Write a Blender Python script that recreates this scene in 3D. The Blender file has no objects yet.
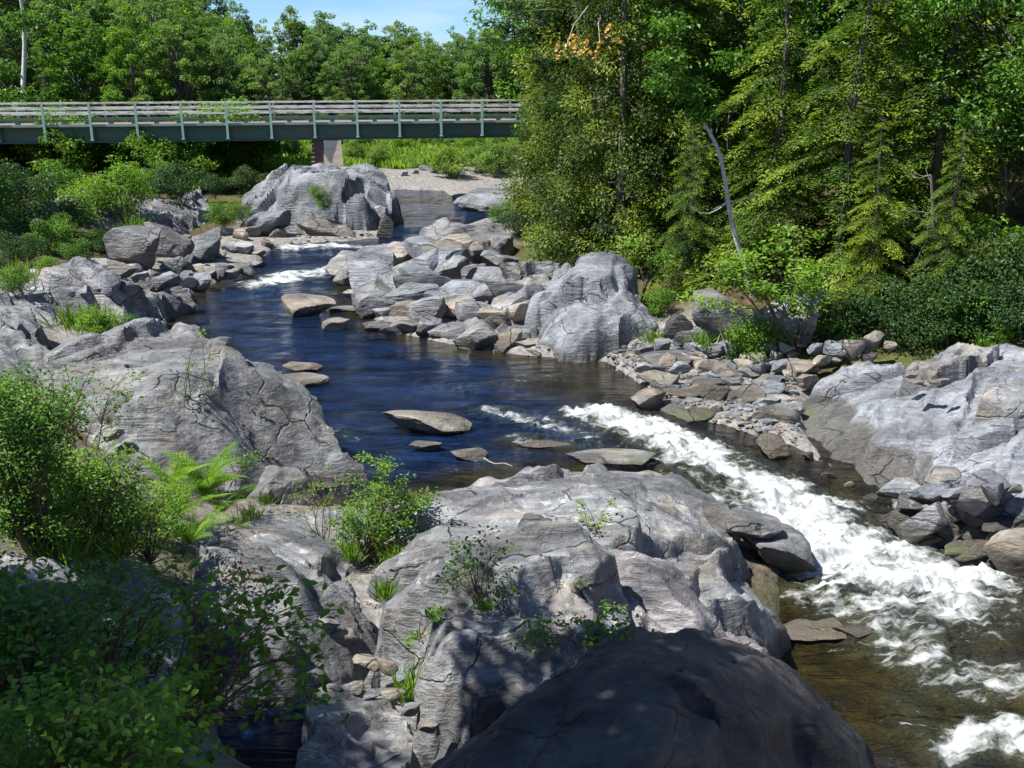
import bpy, bmesh, math, random
import numpy as np
from mathutils import Vector, Matrix

# ------------------------------------------------------------------ camera, world, sun
F = 1000.0
PITCH = math.radians(16.6)
CAM = np.array([0.0, 0.0, 6.5])
sc = bpy.context.scene
cd = bpy.data.cameras.new('camera'); cd.sensor_width = 36; cd.lens = 36 * F / 1024
cd.clip_end = 3000; cd.clip_start = 0.05
cam = bpy.data.objects.new('camera', cd); sc.collection.objects.link(cam)
cam.location = CAM; cam.rotation_euler = (math.pi / 2 - PITCH, 0, 0)
sc.camera = cam

SUN_EL = math.radians(59); SUN_AZ = math.radians(199)   # direction towards the sun, angle from +X
SUN = np.array([math.cos(SUN_EL) * math.cos(SUN_AZ), math.cos(SUN_EL) * math.sin(SUN_AZ), math.sin(SUN_EL)])
w = bpy.data.worlds.new("World"); sc.world = w; w.use_nodes = True
nt = w.node_tree; nt.nodes.clear()
sky = nt.nodes.new('ShaderNodeTexSky'); sky.sky_type = 'NISHITA'; sky.sun_disc = False
sky.sun_elevation = SUN_EL
sky.sun_rotation = math.pi / 2 - SUN_AZ
sky.air_density = .9; sky.dust_density = 0.05; sky.ozone_density = 3.5
bg = nt.nodes.new('ShaderNodeBackground'); bg.inputs[1].default_value = 0.07
wo = nt.nodes.new('ShaderNodeOutputWorld')
tc = nt.nodes.new('ShaderNodeTexCoord')
mp = nt.nodes.new('ShaderNodeMapping'); mp.inputs['Scale'].default_value = (3, 3, 16)
nz = nt.nodes.new('ShaderNodeTexNoise'); nz.inputs['Scale'].default_value = 1.6; nz.inputs['Detail'].default_value = 6
cr = nt.nodes.new('ShaderNodeValToRGB'); cr.color_ramp.elements[0].position = .48; cr.color_ramp.elements[1].position = .75
mx = nt.nodes.new('ShaderNodeMix'); mx.data_type = 'RGBA'
mx.inputs['B'].default_value = (6.2, 6.9, 7.6, 1)
nt.links.new(tc.outputs['Generated'], mp.inputs[0]); nt.links.new(mp.outputs[0], nz.inputs[0])
nt.links.new(nz.outputs[0], cr.inputs[0])
mm = nt.nodes.new('ShaderNodeMath'); mm.operation = 'MULTIPLY'; mm.inputs[1].default_value = .6
nt.links.new(cr.outputs[0], mm.inputs[0]); nt.links.new(mm.outputs[0], mx.inputs['Factor'])
nt.links.new(sky.outputs[0], mx.inputs['A']); tn = nt.nodes.new('ShaderNodeMix'); tn.data_type = 'RGBA'; tn.blend_type = 'MULTIPLY'; tn.inputs['Factor'].default_value = 1; tn.inputs['B'].default_value = (.66, .84, 1.02, 1)
nt.links.new(sky.outputs[0], tn.inputs['A']); nt.links.new(tn.outputs['Result'], mx.inputs['A']); nt.links.new(mx.outputs['Result'], bg.inputs[0])
nt.links.new(bg.outputs[0], wo.inputs[0])

ld = bpy.data.lights.new('sun', 'SUN'); ld.energy = 5.0; ld.angle = math.radians(.5); ld.color = (1, .96, .88)
lo = bpy.data.objects.new('sun', ld); sc.collection.objects.link(lo)
lo.rotation_euler = Vector(SUN).to_track_quat('Z', 'Y').to_euler()
sc.view_settings.view_transform = 'Standard'; sc.view_settings.look = 'None'
sc.view_settings.exposure = 1.08; sc.view_settings.gamma = 1
sc.render.engine = 'CYCLES'
try:
    sc.cycles.use_denoising = True; sc.cycles.max_bounces = 6; sc.cycles.diffuse_bounces = 3
    sc.cycles.glossy_bounces = 2; sc.cycles.transmission_bounces = 3; sc.cycles.transparent_max_bounces = 4
except Exception: pass

# ------------------------------------------------------------------ helpers
COL = sc.collection
RS = np.random.RandomState(7)

def ray(u, v):
    a, b = (u - 512) / F, -(v - 384) / F
    return np.array([a, math.cos(PITCH) + b * math.sin(PITCH), -math.sin(PITCH) + b * math.cos(PITCH)])
def at_z(u, v, z):
    d = ray(u, v); return CAM + d * ((z - CAM[2]) / d[2])
def at_y(u, v, Y):
    d = ray(u, v); return CAM + d * (Y / d[1])

def hash3(i, j, k, seed):
    n = (i * 374761393 + j * 668265263 + k * 2147483647 + seed * 974634777) & 0xffffffff
    n = ((n ^ (n >> 13)) * 1274126177) & 0xffffffff
    n = ((n ^ (n >> 16)) * 2246822519) & 0xffffffff
    return ((n ^ (n >> 15)) & 0xffffff) / float(0xffffff)
def vnoise(p, seed=0):
    p = np.asarray(p, float); i = np.floor(p).astype(np.int64); f = p - i; f = f * f * f * (f * (f * 6 - 15) + 10)
    r = 0
    for a in (0, 1):
        for b in (0, 1):
            for c in (0, 1):
                wgt = (f[:, 0] if a else 1 - f[:, 0]) * (f[:, 1] if b else 1 - f[:, 1]) * (f[:, 2] if c else 1 - f[:, 2])
                r = r + wgt * hash3(i[:, 0] + a, i[:, 1] + b, i[:, 2] + c, seed)
    return r * 2 - 1
def fbm(p, octs=4, seed=0, gain=.5, ridged=False):
    p = np.asarray(p, float); s = 0; a = 1; t = 0
    for o in range(octs):
        n = vnoise(p * (2.03 ** o) + 17.3 * o, seed + o)
        if ridged: n = 1 - 2 * np.abs(n)
        s = s + a * n; t += a; a *= gain
    return s / t
def facets(xy, size, seed, amp, tilt):
    """piecewise tilted plates: blocky bedrock"""
    q = xy / size; i = np.floor(q).astype(np.int64)
    tau = .028 / size; D = []; Hh = []
    for a in (-1, 0, 1):
        for b in (-1, 0, 1):
            ii, jj = i[:, 0] + a, i[:, 1] + b
            cx = ii + hash3(ii, jj, 0 * ii, seed); cy = jj + hash3(ii, jj, 0 * ii + 1, seed)
            D.append(np.sqrt((q[:, 0] - cx) ** 2 + (q[:, 1] - cy) ** 2))
            Hh.append(amp * (hash3(ii, jj, 0 * ii + 2, seed) - .5) * 2 + tilt * size * ((q[:, 0] - cx) * (hash3(ii, jj, 0 * ii + 3, seed) - .5) + (q[:, 1] - cy) * (hash3(ii, jj, 0 * ii + 4, seed) - .5)) * 2)
    D = np.array(D); Hh = np.array(Hh); m = D.min(0); w_ = np.exp(-(D - m) / tau)
    srt = np.sort(D, 0)
    return (w_ * Hh).sum(0) / w_.sum(0), (srt[1] - srt[0]) * size

def plates(sk, size, seed, back, f):
    """tangent planes of the base shape, one per plate: broad flat fracture faces"""
    q = sk / size; i = np.floor(q).astype(np.int64); tau = .03 / size; D = []; H = []; cache = {}
    cells = {}
    offs = [(a, b) for a in (-1, 0, 1) for b in (-1, 0, 1)]
    lo = i.min(0) - 1; hi = i.max(0) + 1
    gi, gj = np.meshgrid(np.arange(lo[0], hi[0] + 1), np.arange(lo[1], hi[1] + 1), indexing='ij'); sh = gi.shape; gi = gi.ravel(); gj = gj.ravel(); z0 = 0 * gi
    cx = gi + hash3(gi, gj, z0, seed); cy = gj + hash3(gi, gj, z0 + 1, seed)
    C = back(np.c_[cx, cy] * size); e = .22
    fc = f(C); gx = (f(C + [e, 0]) - f(C - [e, 0])) / (2 * e); gy = (f(C + [0, e]) - f(C - [0, e])) / (2 * e)
    rn = hash3(gi, gj, z0 + 2, seed)
    X = back(sk)
    for a, b in offs:
        k = (i[:, 0] + a - lo[0]) * sh[1] + (i[:, 1] + b - lo[1])
        D.append(np.hypot(q[:, 0] - cx[k], q[:, 1] - cy[k]))
        H.append(np.stack([fc[k] + gx[k] * (X[:, 0] - C[k, 0]) + gy[k] * (X[:, 1] - C[k, 1]), rn[k]]))
    D = np.array(D); H = np.array(H); w_ = np.exp(-(D - D.min(0)) / tau); w_ /= w_.sum(0)
    return (w_ * H[:, 0]).sum(0), (w_ * H[:, 1]).sum(0)

class TPS:
    def __init__(s, P, z, lam=1e-3):
        P = np.asarray(P, float); n = len(P); s.P = P
        K = s.k(P, P) + np.eye(n) * lam; A = np.zeros((n + 3, n + 3)); A[:n, :n] = K
        Q = np.c_[np.ones(n), P]; A[:n, n:] = Q; A[n:, :n] = Q.T
        s.w = np.linalg.solve(A, np.r_[z, 0, 0, 0])
    def k(s, A, B):
        d2 = ((A[:, None, :] - B[None]) ** 2).sum(-1) + 1e-9
        return .5 * d2 * np.log(d2) * .01
    def __call__(s, X):
        out = np.empty(len(X))
        for a in range(0, len(X), 20000):
            x = X[a:a + 20000]; out[a:a + 20000] = s.k(x, s.P) @ s.w[:-3] + np.c_[np.ones(len(x)), x] @ s.w[-3:]
        return out

def polydist(X, poly):
    """signed distance (positive inside) and nearest boundary point"""
    X = np.asarray(X, float); P = np.asarray(poly, float); n = len(P)
    best = np.full(len(X), 1e18); near = np.zeros_like(X); ins = np.zeros(len(X), bool)
    for i in range(n):
        a, b = P[i], P[(i + 1) % n]; ab = b - a
        t = np.clip(((X - a) @ ab) / (ab @ ab + 1e-12), 0, 1)
        q = a + t[:, None] * ab; d = ((X - q) ** 2).sum(1)
        m = d < best; best = np.where(m, d, best); near[m] = q[m]
        c = (a[1] > X[:, 1]) != (b[1] > X[:, 1])
        xi = (b[0] - a[0]) * (X[:, 1] - a[1]) / (b[1] - a[1] + 1e-12) + a[0]
        ins ^= c & (X[:, 0] < xi)
    d = np.sqrt(best)
    return np.where(ins, d, -d), near

def linedist(X, pts):
    pts = np.asarray(pts, float); best = np.full(len(X), 1e9)
    for a, b in zip(pts[:-1], pts[1:]):
        ab = b[:2] - a[:2]; t = np.clip(((X - a[:2]) @ ab) / (ab @ ab + 1e-12), 0, 1)
        q = a[:2] + t[:, None] * ab
        r = a[2] + t * (b[2] - a[2])
        best = np.minimum(best, np.sqrt(((X - q) ** 2).sum(1)) / r)
    return best

def meshdata(name, V, Fl, sizes, mat, attrs=None, smooth=True, sharp=None):
    """V (n,3); Fl flat loop indices; sizes: verts per face"""
    me = bpy.data.meshes.new(name)
    V = np.asarray(V, np.float32); Fl = np.asarray(Fl, np.int32).ravel(); sizes = np.asarray(sizes, np.int32)
    me.vertices.add(len(V)); me.vertices.foreach_set('co', V.ravel())
    me.loops.add(len(Fl)); me.loops.foreach_set('vertex_index', Fl)
    me.polygons.add(len(sizes)); st = np.r_[0, np.cumsum(sizes)[:-1]].astype(np.int32)
    me.polygons.foreach_set('loop_start', st); me.polygons.foreach_set('loop_total', sizes)
    me.polygons.foreach_set('use_smooth', np.full(len(sizes), smooth))
    for k, a in (attrs or {}).items():
        at = me.attributes.new(k, 'FLOAT', 'POINT'); at.data.foreach_set('value', np.asarray(a, np.float32))
    me.update(calc_edges=True); me.validate()
    if sharp is not None:
        try: me.set_sharp_from_angle(angle=math.radians(sharp))
        except Exception: pass
    if mat: me.materials.append(mat)
    return me

def link(name, me, parent=None, loc=None):
    o = bpy.data.objects.new(name, me); COL.objects.link(o)
    if loc is not None: o.location = loc
    if parent is not None: o.parent = parent
    return o
def tag(o, label=None, cat=None, group=None, kind=None):
    if label: o['label'] = label
    if cat: o['category'] = cat
    if group: o['group'] = group
    if kind: o['kind'] = kind
    return o
def empty(name, loc, rz=0, s=1):
    o = bpy.data.objects.new(name, None); COL.objects.link(o); o.location = loc; o.rotation_euler = (0, 0, rz)
    o.scale = (s, s, s) if not hasattr(s, '__len__') else s; o.empty_display_size = .2
    return o
def copy_tree(o, parent=None):
    c = o.copy(); COL.objects.link(c); c.parent = parent
    for ch in [x for x in list(COL.objects) if x.parent == o]: copy_tree(ch, c)
    return c
ORD = ['first', 'second', 'third', 'fourth', 'fifth', 'sixth', 'seventh', 'eighth', 'ninth', 'tenth', 'eleventh', 'twelfth', 'thirteenth', 'fourteenth', 'fifteenth', 'sixteenth', 'seventeenth', 'eighteenth', 'nineteenth', 'twentieth', 'twenty-first', 'twenty-second', 'twenty-third', 'twenty-fourth', 'twenty-fifth', 'twenty-sixth', 'twenty-seventh', 'twenty-eighth']

# ------------------------------------------------------------------ materials
class M:
    def __init__(s, name):
        s.m = bpy.data.materials.new(name); s.m.use_nodes = True; s.t = s.m.node_tree; s.t.nodes.clear()
        s.out = s.n('ShaderNodeOutputMaterial')
    def n(s, typ, **kw):
        x = s.t.nodes.new(typ)
        for k, v in kw.items():
            if k.startswith('i_'):
                key = k[2:]; key = int(key) if key.isdigit() else key.replace('_', ' ')
                if hasattr(v, 'is_output') or isinstance(v, bpy.types.NodeSocket): s.t.links.new(v, x.inputs[key])
                else: x.inputs[key].default_value = v
            else: setattr(x, k, v)
        return x
    def coord(s, scale=(1, 1, 1), rot=(0, 0, 0), kind='pos'):
        src = s.n('ShaderNodeNewGeometry').outputs['Position'] if kind == 'pos' else s.n('ShaderNodeTexCoord').outputs['Object']
        return s.n('ShaderNodeMapping', i_Vector=src, i_Scale=scale, i_Rotation=rot).outputs[0]
    def noise(s, vec, scale, detail=5, rough=.55, dist=0.):
        return s.n('ShaderNodeTexNoise', i_Vector=vec, i_Scale=scale, i_Detail=detail, i_Roughness=rough, i_Distortion=dist).outputs[0]
    def ramp(s, fac, *st):
        r = s.n('ShaderNodeValToRGB', i_0=fac); e = r.color_ramp.elements
        while len(e) < len(st): e.new(.5)
        for x, (p, c) in zip(e, st):
            x.position = p; x.color = (c, c, c, 1) if not hasattr(c, '__len__') else tuple(c) + (1,)
        return r.outputs[0]
    def mix(s, fac, a, b, mode='MIX'):
        x = s.n('ShaderNodeMix', data_type='RGBA', blend_type=mode)
        for key, v in (('Factor', fac), ('A', a), ('B', b)):
            inp = [i for i in x.inputs if i.name == key and (i.type == 'VALUE' if key == 'Factor' else i.type == 'RGBA')][0]
            if isinstance(v, bpy.types.NodeSocket): s.t.links.new(v, inp)
            elif hasattr(v, '__len__'): inp.default_value = tuple(v) + (1,)
            else: inp.default_value = v
        return [o for o in x.outputs if o.type == 'RGBA'][0]
    def math(s, op, a, b=None, c=False):
        x = s.n('ShaderNodeMath', operation=op, use_clamp=c)
        for i, v in enumerate((a, b)):
            if v is None: continue
            if isinstance(v, bpy.types.NodeSocket): s.t.links.new(v, x.inputs[i])
            else: x.inputs[i].default_value = v
        return x.outputs[0]
    def attr(s, name): return s.n('ShaderNodeAttribute', attribute_name=name).outputs['Fac']
    def bump(s, h, strength, dist, normal=None):
        b = s.n('ShaderNodeBump', i_Height=h, i_Strength=strength, i_Distance=dist)
        if normal is not None: s.t.links.new(normal, b.inputs['Normal'])
        return b.outputs[0]
    def done(s, sh): s.t.links.new(sh, s.out.inputs[0]); return s.m

def rock_mat(name, rot=(0.5, .3, .6), c0=(.06, .064, .072), c1=(.168, .175, .19), c2=(.35, .355, .365), warm=(.27, .205, .13), warm_amt=.5, lichen=.5, streak=1.0):
    m = M(name)
    P = m.coord(kind='pos')
    band = m.coord(scale=(.8, .8 * 7, .8 * 9), rot=rot)
    nb = m.noise(band, 1.6 * streak, 8, .62, .35)
    nl = m.noise(P, .9, 5, .6)
    nf = m.noise(P, 14, 6, .7)
    base = m.ramp(nb, (.28, c0), (.5, c1), (.74, c2))
    base = m.mix(m.ramp(nl, (.3, .0), (.7, .6)), base, c1)
    # warm iron staining
    wn = m.noise(m.coord(scale=(1, 1.8, 1.3), rot=(0, 0, 1)), 1.1, 7, .7, .6)
    base = m.mix(m.math('MULTIPLY', m.ramp(wn, (.50, 0.), (.64, 1.)), warm_amt), base, warm)
    # lichen blotches
    ln = m.noise(P, 7.5, 5, .75)
    lm = m.math('MULTIPLY', m.ramp(ln, (.57, 0.), (.60, 1.)), m.ramp(m.noise(P, 1.1, 3), (.42, 0.), (.6, lichen)))
    base = m.mix(lm, base, (.46, .46, .43))
    # dark lichen and grit
    dn = m.noise(P, 5.1, 7, .75)
    base = m.mix(m.math('MULTIPLY', m.ramp(dn, (.58, 0.), (.66, 1.)), .65), base, (.055, .054, .052))
    base = m.mix(m.ramp(nf, (.35, .35), (.62, 0.)), base, (.07, .068, .066))
    # quartz veins and fine cracks
    vn = m.noise(m.coord(scale=(.7, 1.6, 1.6), rot=(.3, 0, 1.0 + rot[2])), 1.8, 5, .5, .8)
    vein = m.ramp(m.math('ABSOLUTE', m.math('SUBTRACT', vn, .5)), (.0, 1.), (.005, 0.))
    vein = m.math('MULTIPLY', vein, m.ramp(m.noise(P, .8, 2), (.55, 0.), (.66, .6)))
    base = m.mix(vein, base, (.55, .52, .48))
    wob = m.n('ShaderNodeVectorMath', operation='ADD')
    m.t.links.new(m.coord(scale=(.42, .8, .6), rot=(.2, .3, rot[2] * .7)), wob.inputs[0])
    nv = m.n('ShaderNodeTexNoise', i_Vector=P, i_Scale=1.6, i_Detail=5.); sc3 = m.n('ShaderNodeVectorMath', operation='SCALE'); m.t.links.new(nv.outputs[1], sc3.inputs[0]); sc3.inputs['Scale'].default_value = .22
    m.t.links.new(sc3.outputs[0], wob.inputs[1])
    vo = m.n('ShaderNodeTexVoronoi', feature='DISTANCE_TO_EDGE', i_Vector=wob.outputs[0], i_Scale=1.5)
    crack = m.math('MULTIPLY', m.ramp(vo.outputs[0], (.0, 1.), (.014, 0.)), m.ramp(m.noise(P, 1.3, 2), (.46, 0.), (.56, 1.)))
    base = m.mix(m.math('MULTIPLY', crack, .75), base, (.03, .03, .03))
    big = m.noise(m.coord(scale=(.5, 1.1, .9), rot=(0, 0, rot[2])), .9, 4, .6, .5)
    base = m.mix(1., base, m.ramp(big, (.36, (.42, .43, .45)), (.5, (.9, .9, .9)), (.62, (1.4, 1.4, 1.38))), 'MULTIPLY')
    rnd = m.n('ShaderNodeObjectInfo').outputs['Random']
    base = m.mix(1., base, m.ramp(rnd, (0, .78), (1, 1.15)), 'MULTIPLY')
    wet = m.attr('wet')
    moss = m.attr('moss')
    wetc = m.mix(.75, base, (.05, .042, .03))
    base = m.mix(wet, base, wetc)
    base = m.mix(moss, base, (.07, .085, .02))
    rough = m.math('SUBTRACT', m.ramp(m.noise(P, 2.5, 4), (.35, .42), (.65, .7)), m.math('MULTIPLY', wet, .25))
    h = m.math('ADD', m.math('MULTIPLY', nb, .9), m.math('ADD', m.math('MULTIPLY', nf, .35), m.math('MULTIPLY', dn, .4)))
    h = m.math('SUBTRACT', h, m.math('MULTIPLY', crack, .5))
    nrm = m.bump(h, 1., .08)
    b = m.n('ShaderNodeBsdfPrincipled', i_Base_Color=base, i_Roughness=rough, i_Normal=nrm)
    b.inputs['Specular IOR Level'].default_value = .5
    return m.done(b.outputs[0])

ROCK = rock_mat('slate_rock')
ROCK_B = rock_mat('bedrock_banded', rot=(.9, -.2, 1.1), warm_amt=.45, lichen=.8)
ROCK_R = rock_mat('bedrock_smooth', rot=(.2, .5, -.7), c0=(.075, .082, .097), c1=(.18, .195, .225), c2=(.33, .35, .39), warm_amt=.15, lichen=.2, streak=1.4)
ROCK_S = rock_mat('rib_striped', rot=(.1, .1, .95), c0=(.10, .095, .105), c1=(.22, .205, .22), c2=(.66, .65, .66), warm=(.24, .2, .18), warm_amt=.4, lichen=.3, streak=1.3)
ROCK_D = rock_mat('boulder_shade_dark', rot=(.3, .3, .3), c0=(.014, .014, .015), c1=(.03, .029, .031), c2=(.09, .086, .082), warm=(.14, .10, .08), warm_amt=.5, lichen=.1)  # base blackened to carry tree shade on the foreground boulder; also dark wet rocks
ROCK_W = rock_mat('stone_brown', rot=(.3, .1, .2), c0=(.12, .105, .09), c1=(.22, .195, .165), c2=(.34, .31, .27), warm=(.3, .2, .12), warm_amt=.7, lichen=.3)

def leaf_mat(name, c0, c1, c2, trans=.3, rough=.5, spec=.3):
    m = M(name)
    t = m.attr('tint')
    rnd = m.n('ShaderNodeObjectInfo').outputs['Random']
    col = m.ramp(t, (0., c0), (.5, c1), (1., c2))
    col = m.mix(1., col, m.ramp(rnd, (0, (.75, .84, .8)), (.5, (1, 1, 1)), (1, (1.2, 1.1, .85))), 'MULTIPLY')
    b = m.n('ShaderNodeBsdfPrincipled', i_Base_Color=col, i_Roughness=rough)
    b.inputs['Specular IOR Level'].default_value = spec
    tcol = m.mix(1., col, (1.5, 1.6, .5), 'MULTIPLY')
    tr = m.n('ShaderNodeBsdfTranslucent', i_Color=tcol)
    mx = m.n('ShaderNodeMixShader', i_0=trans)
    m.t.links.new(b.outputs[0], mx.inputs[1]); m.t.links.new(tr.outputs[0], mx.inputs[2])
    return m.done(mx.outputs[0])
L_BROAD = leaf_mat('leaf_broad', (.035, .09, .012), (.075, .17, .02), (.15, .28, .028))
L_FAR = leaf_mat('leaf_far_haze', (.055, .11, .035), (.11, .20, .05), (.19, .30, .07), .35)  # greens paled to stand in for distance haze
L_BRIGHT = leaf_mat('leaf_bright', (.06, .13, .014), (.11, .22, .022), (.19, .32, .035), .4)
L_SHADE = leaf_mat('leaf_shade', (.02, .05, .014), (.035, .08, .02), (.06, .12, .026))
L_HEM = leaf_mat('needle_hemlock', (.024, .06, .013), (.085, .15, .02), (.26, .34, .04), .35)
L_CED = leaf_mat('needle_cedar', (.024, .055, .012), (.08, .13, .02), (.26, .32, .045), .3)
L_FERN = leaf_mat('fern', (.08, .17, .014), (.15, .29, .02), (.25, .40, .03), .35)
L_GRASS = leaf_mat('grass', (.11, .19, .03), (.18, .29, .045), (.28, .38, .08), .4)
L_OLIVE = leaf_mat('leaf_olive', (.08, .14, .03), (.14, .23, .045), (.22, .32, .07), .35)
L_DEAD = leaf_mat('leaf_dead', (.35, .2, .06), (.55, .33, .12), (.7, .45, .2), .3)
def bark_mat(name, c0, c1, sc_=(6, 6, 1.5)):
    m = M(name); n = m.noise(m.coord(scale=sc_, kind='obj'), 3, 6, .7)
    b = m.n('ShaderNodeBsdfPrincipled', i_Base_Color=m.ramp(n, (.3, c0), (.7, c1)), i_Roughness=.85, i_Normal=m.bump(n, .6, .03))
    return m.done(b.outputs[0])
BARK = bark_mat('bark_grey', (.05, .042, .035), (.17, .15, .13))
BARK_L = bark_mat('bark_pale', (.14, .125, .11), (.42, .4, .36))
BARK_B = bark_mat('bark_birch', (.2, .19, .17), (.7, .68, .64), (2, 2, 12))
TWIG = bark_mat('twig', (.09, .05, .03), (.2, .13, .09))

def ground_mat():
    m = M('bank_ground')
    P = m.coord(); n = m.noise(P, .35, 6, .6); nf = m.noise(P, 6, 6, .7); nn = m.noise(P, 2.2, 5, .65)
    rock = m.ramp(nf, (.3, (.07, .066, .06)), (.5, (.19, .18, .17)), (.7, (.33, .31, .29)))
    soil = m.ramp(nf, (.3, (.02, .014, .008)), (.55, (.075, .05, .028)), (.75, (.16, .105, .06)))
    green = m.ramp(nn, (.3, (.03, .055, .012)), (.5, (.07, .12, .022)), (.7, (.12, .18, .035)))
    a = m.attr('rocky'); g = m.attr('green')
    col = m.mix(m.ramp(n, (.45, 0.), (.6, .5)), soil, green)
    col = m.mix(g, col, green)
    col = m.mix(a, col, rock)
    h = m.math('ADD', nf, nn)
    b = m.n('ShaderNodeBsdfPrincipled', i_Base_Color=col, i_Roughness=.85, i_Normal=m.bump(h, .9, .08))
    b.inputs['Specular IOR Level'].default_value = .2
    return m.done(b.outputs[0])

def water_mat():
    m = M('river_water')
    P = m.coord()
    foam = m.attr('foam'); amber = m.attr('amber')
    f1 = m.noise(m.coord(scale=(1, 1, .3), rot=(0, 0, .65)), 1.0, 1)
    st = m.noise(m.coord(scale=(1., 2.6, 1), rot=(0, 0, .72)), 2.8, 7, .62, .5)
    fine = m.noise(P, 16, 5, .65, .2)
    tex = m.math('ADD', m.math('MULTIPLY', st, .8), m.math('MULTIPLY', fine, .20))
    # foam appears where the texture exceeds a threshold lowered by the foam attribute
    big = m.noise(m.coord(scale=(.8, 1.7, 1), rot=(0, 0, .72)), 1.5, 4, .6, .9)
    tex = m.math('ADD', m.math('MULTIPLY', tex, .8), m.math('MULTIPLY', big, .6))
    k = m.math('ADD', m.math('SUBTRACT', tex, .93), m.math('MULTIPLY', foam, .43))
    fm = m.ramp(m.math('MULTIPLY', k, 3.4), (0., 0.), (.3, .25), (1., .97))
    fm = m.math('MULTIPLY', fm, m.ramp(foam, (.02, 0.), (.12, 1.)))
    bedn = m.noise(P, 1.6, 6, .6)
    deep = m.ramp(m.noise(m.coord(scale=(.6, 1.8, 1), rot=(0, 0, .3)), .8, 5, .6, .8), (.36, (.002, .005, .012)), (.64, (.009, .026, .08)))  # blue of the reflected sky is put into this base colour
    bed = m.ramp(bedn, (.3, (.006, .006, .003)), (.5, (.022, .018, .006)), (.72, (.055, .042, .012)))
    col = m.mix(amber, deep, bed)
    col = m.mix(m.math('MULTIPLY', m.ramp(foam, (.1, 0.), (.9, .4)), 1.), col, (.10, .125, .09))
    # ripples
    r1 = m.noise(m.coord(scale=(1, 2.2, 1), rot=(0, 0, .2)), 2.4, 5, .6, .6)
    r2 = m.noise(m.coord(scale=(1, 1.8, 1), rot=(0, 0, -.3)), 9, 4, .65, .4)
    h = m.math('ADD', m.math('MULTIPLY', r1, 1.), m.math('MULTIPLY', r2, .35))
    h = m.math('ADD', h, m.math('MULTIPLY', m.noise(m.coord(scale=(.6, 2.4, 1), rot=(0, 0, .35)), 1.1, 3, .6, 1.2), 1.6))
    nrm = m.bump(h, 1., .3)
    wb = m.n('ShaderNodeBsdfPrincipled', i_Base_Color=col, i_Roughness=.05, i_IOR=1.333, i_Normal=nrm)
    fn = m.bump(m.math('ADD', m.math('MULTIPLY', fine, .4), st), .4, .1)
    fb = m.n('ShaderNodeBsdfPrincipled', i_Base_Color=m.mix(m.ramp(tex, (.55, 0.), (.85, 1.)), (.40, .44, .45), (.64, .66, .67)), i_Roughness=.6, i_Normal=fn)
    fb.inputs['Subsurface Weight'].default_value = 0
    mx = m.n('ShaderNodeMixShader', i_0=fm)
    m.t.links.new(wb.outputs[0], mx.inputs[1]); m.t.links.new(fb.outputs[0], mx.inputs[2])
    return m.done(mx.outputs[0])

# ------------------------------------------------------------------ river shape (pixels on the water surface, level)
LEFT = [(399, 190, .5), (396, 222, .48), (393, 238, .45), (330, 243, .42), (285, 246, .38), (255, 266, .2), (200, 292, 0), (170, 325, 0), (215, 370, 0), (270, 420, 0), (290, 470, 0), (300, 505, 0), (400, 505, 0),
        (440, 492, 0), (500, 474, 0), (590, 470, 0), (660, 470, -.12), (735, 515, -.35), (800, 560, -.65), (785, 650, -.98), (840, 730, -1.0), (870, 790, -1.0), (860, 900, -1.05)]
RIGHT = [(1250, 900, -1.1), (1200, 640, -1.0), (1024, 580, -.92), (908, 535, -.75), (850, 494, -.5), (818, 468, -.34), (785, 447, -.22), (700, 425, -.1), (660, 412, 0), (640, 388, 0), (600, 364, 0), (520, 357, 0), (450, 347, 0), (385, 333, 0), (345, 305, 0), (345, 285, .08),
         (370, 262, .3), (410, 243, .45), (500, 216, .5), (470, 203, .5), (448, 197, .5), (440, 191, .5)]
lw = [at_z(*p) for p in LEFT]; rw = [at_z(*p) for p in RIGHT]
RIVER = np.array([p[:2] for p in lw + rw]); RL = np.array([p[2] for p in LEFT + RIGHT])
def wlevel(X):
    X = np.asarray(X, float)
    d2 = ((X[:, None, :] - RIVER[None]) ** 2).sum(-1) + .3
    wg = d2 ** -1.7
    return (wg * RL).sum(1) / wg.sum(1)

# ------------------------------------------------------------------ terrain
GP = [  # pixel points with ground height
    (0, 250, 1.6), (0, 300, 1.3), (60, 260, 1.3), (120, 225, 1.2), (160, 280, .5), (60, 320, .9), (200, 240, .6), (230, 200, .8), (150, 195, 1.2), (0, 190, 2.0),
    (0, 400, 1.6), (60, 500, 1.5), (180, 520, .7), (150, 420, .8), (0, 520, 2.0), (0, 620, 2.4), (100, 640, 1.7), (180, 600, .9), (250, 560, .3), (350, 600, .3), (300, 730, -.3), (250, 735, -.35), (290, 765, -.35), (240, 790, -.3), (320, 790, -.3), (200, 700, .8), (100, 768, 2.4), (0, 768, 3.2),
    (500, 560, .2), (600, 620, .2), (700, 560, 0), (600, 760, .4), (750, 760, .1), (450, 700, .2),
    (300, 215, .6), (400, 150, 1.1),
    (650, 365, .2), (720, 360, .35), (790, 370, .4), (850, 345, .6), (950, 340, .9), (1024, 338, 1.25), (900, 440, -.35), (1000, 480, -.4), (960, 400, .2), (1024, 400, .4), (700, 390, .1), (780, 410, .0),
    (640, 280, .8), (700, 300, 1.0), (560, 250, .8), (500, 250, .6), (450, 270, .4), (430, 300, .15), (560, 320, .2), (600, 215, 1.6), (520, 200, .7), (760, 260, 1.5), (850, 240, 2.2), (950, 250, 2.4), (1020, 280, 2.2),
]
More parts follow.
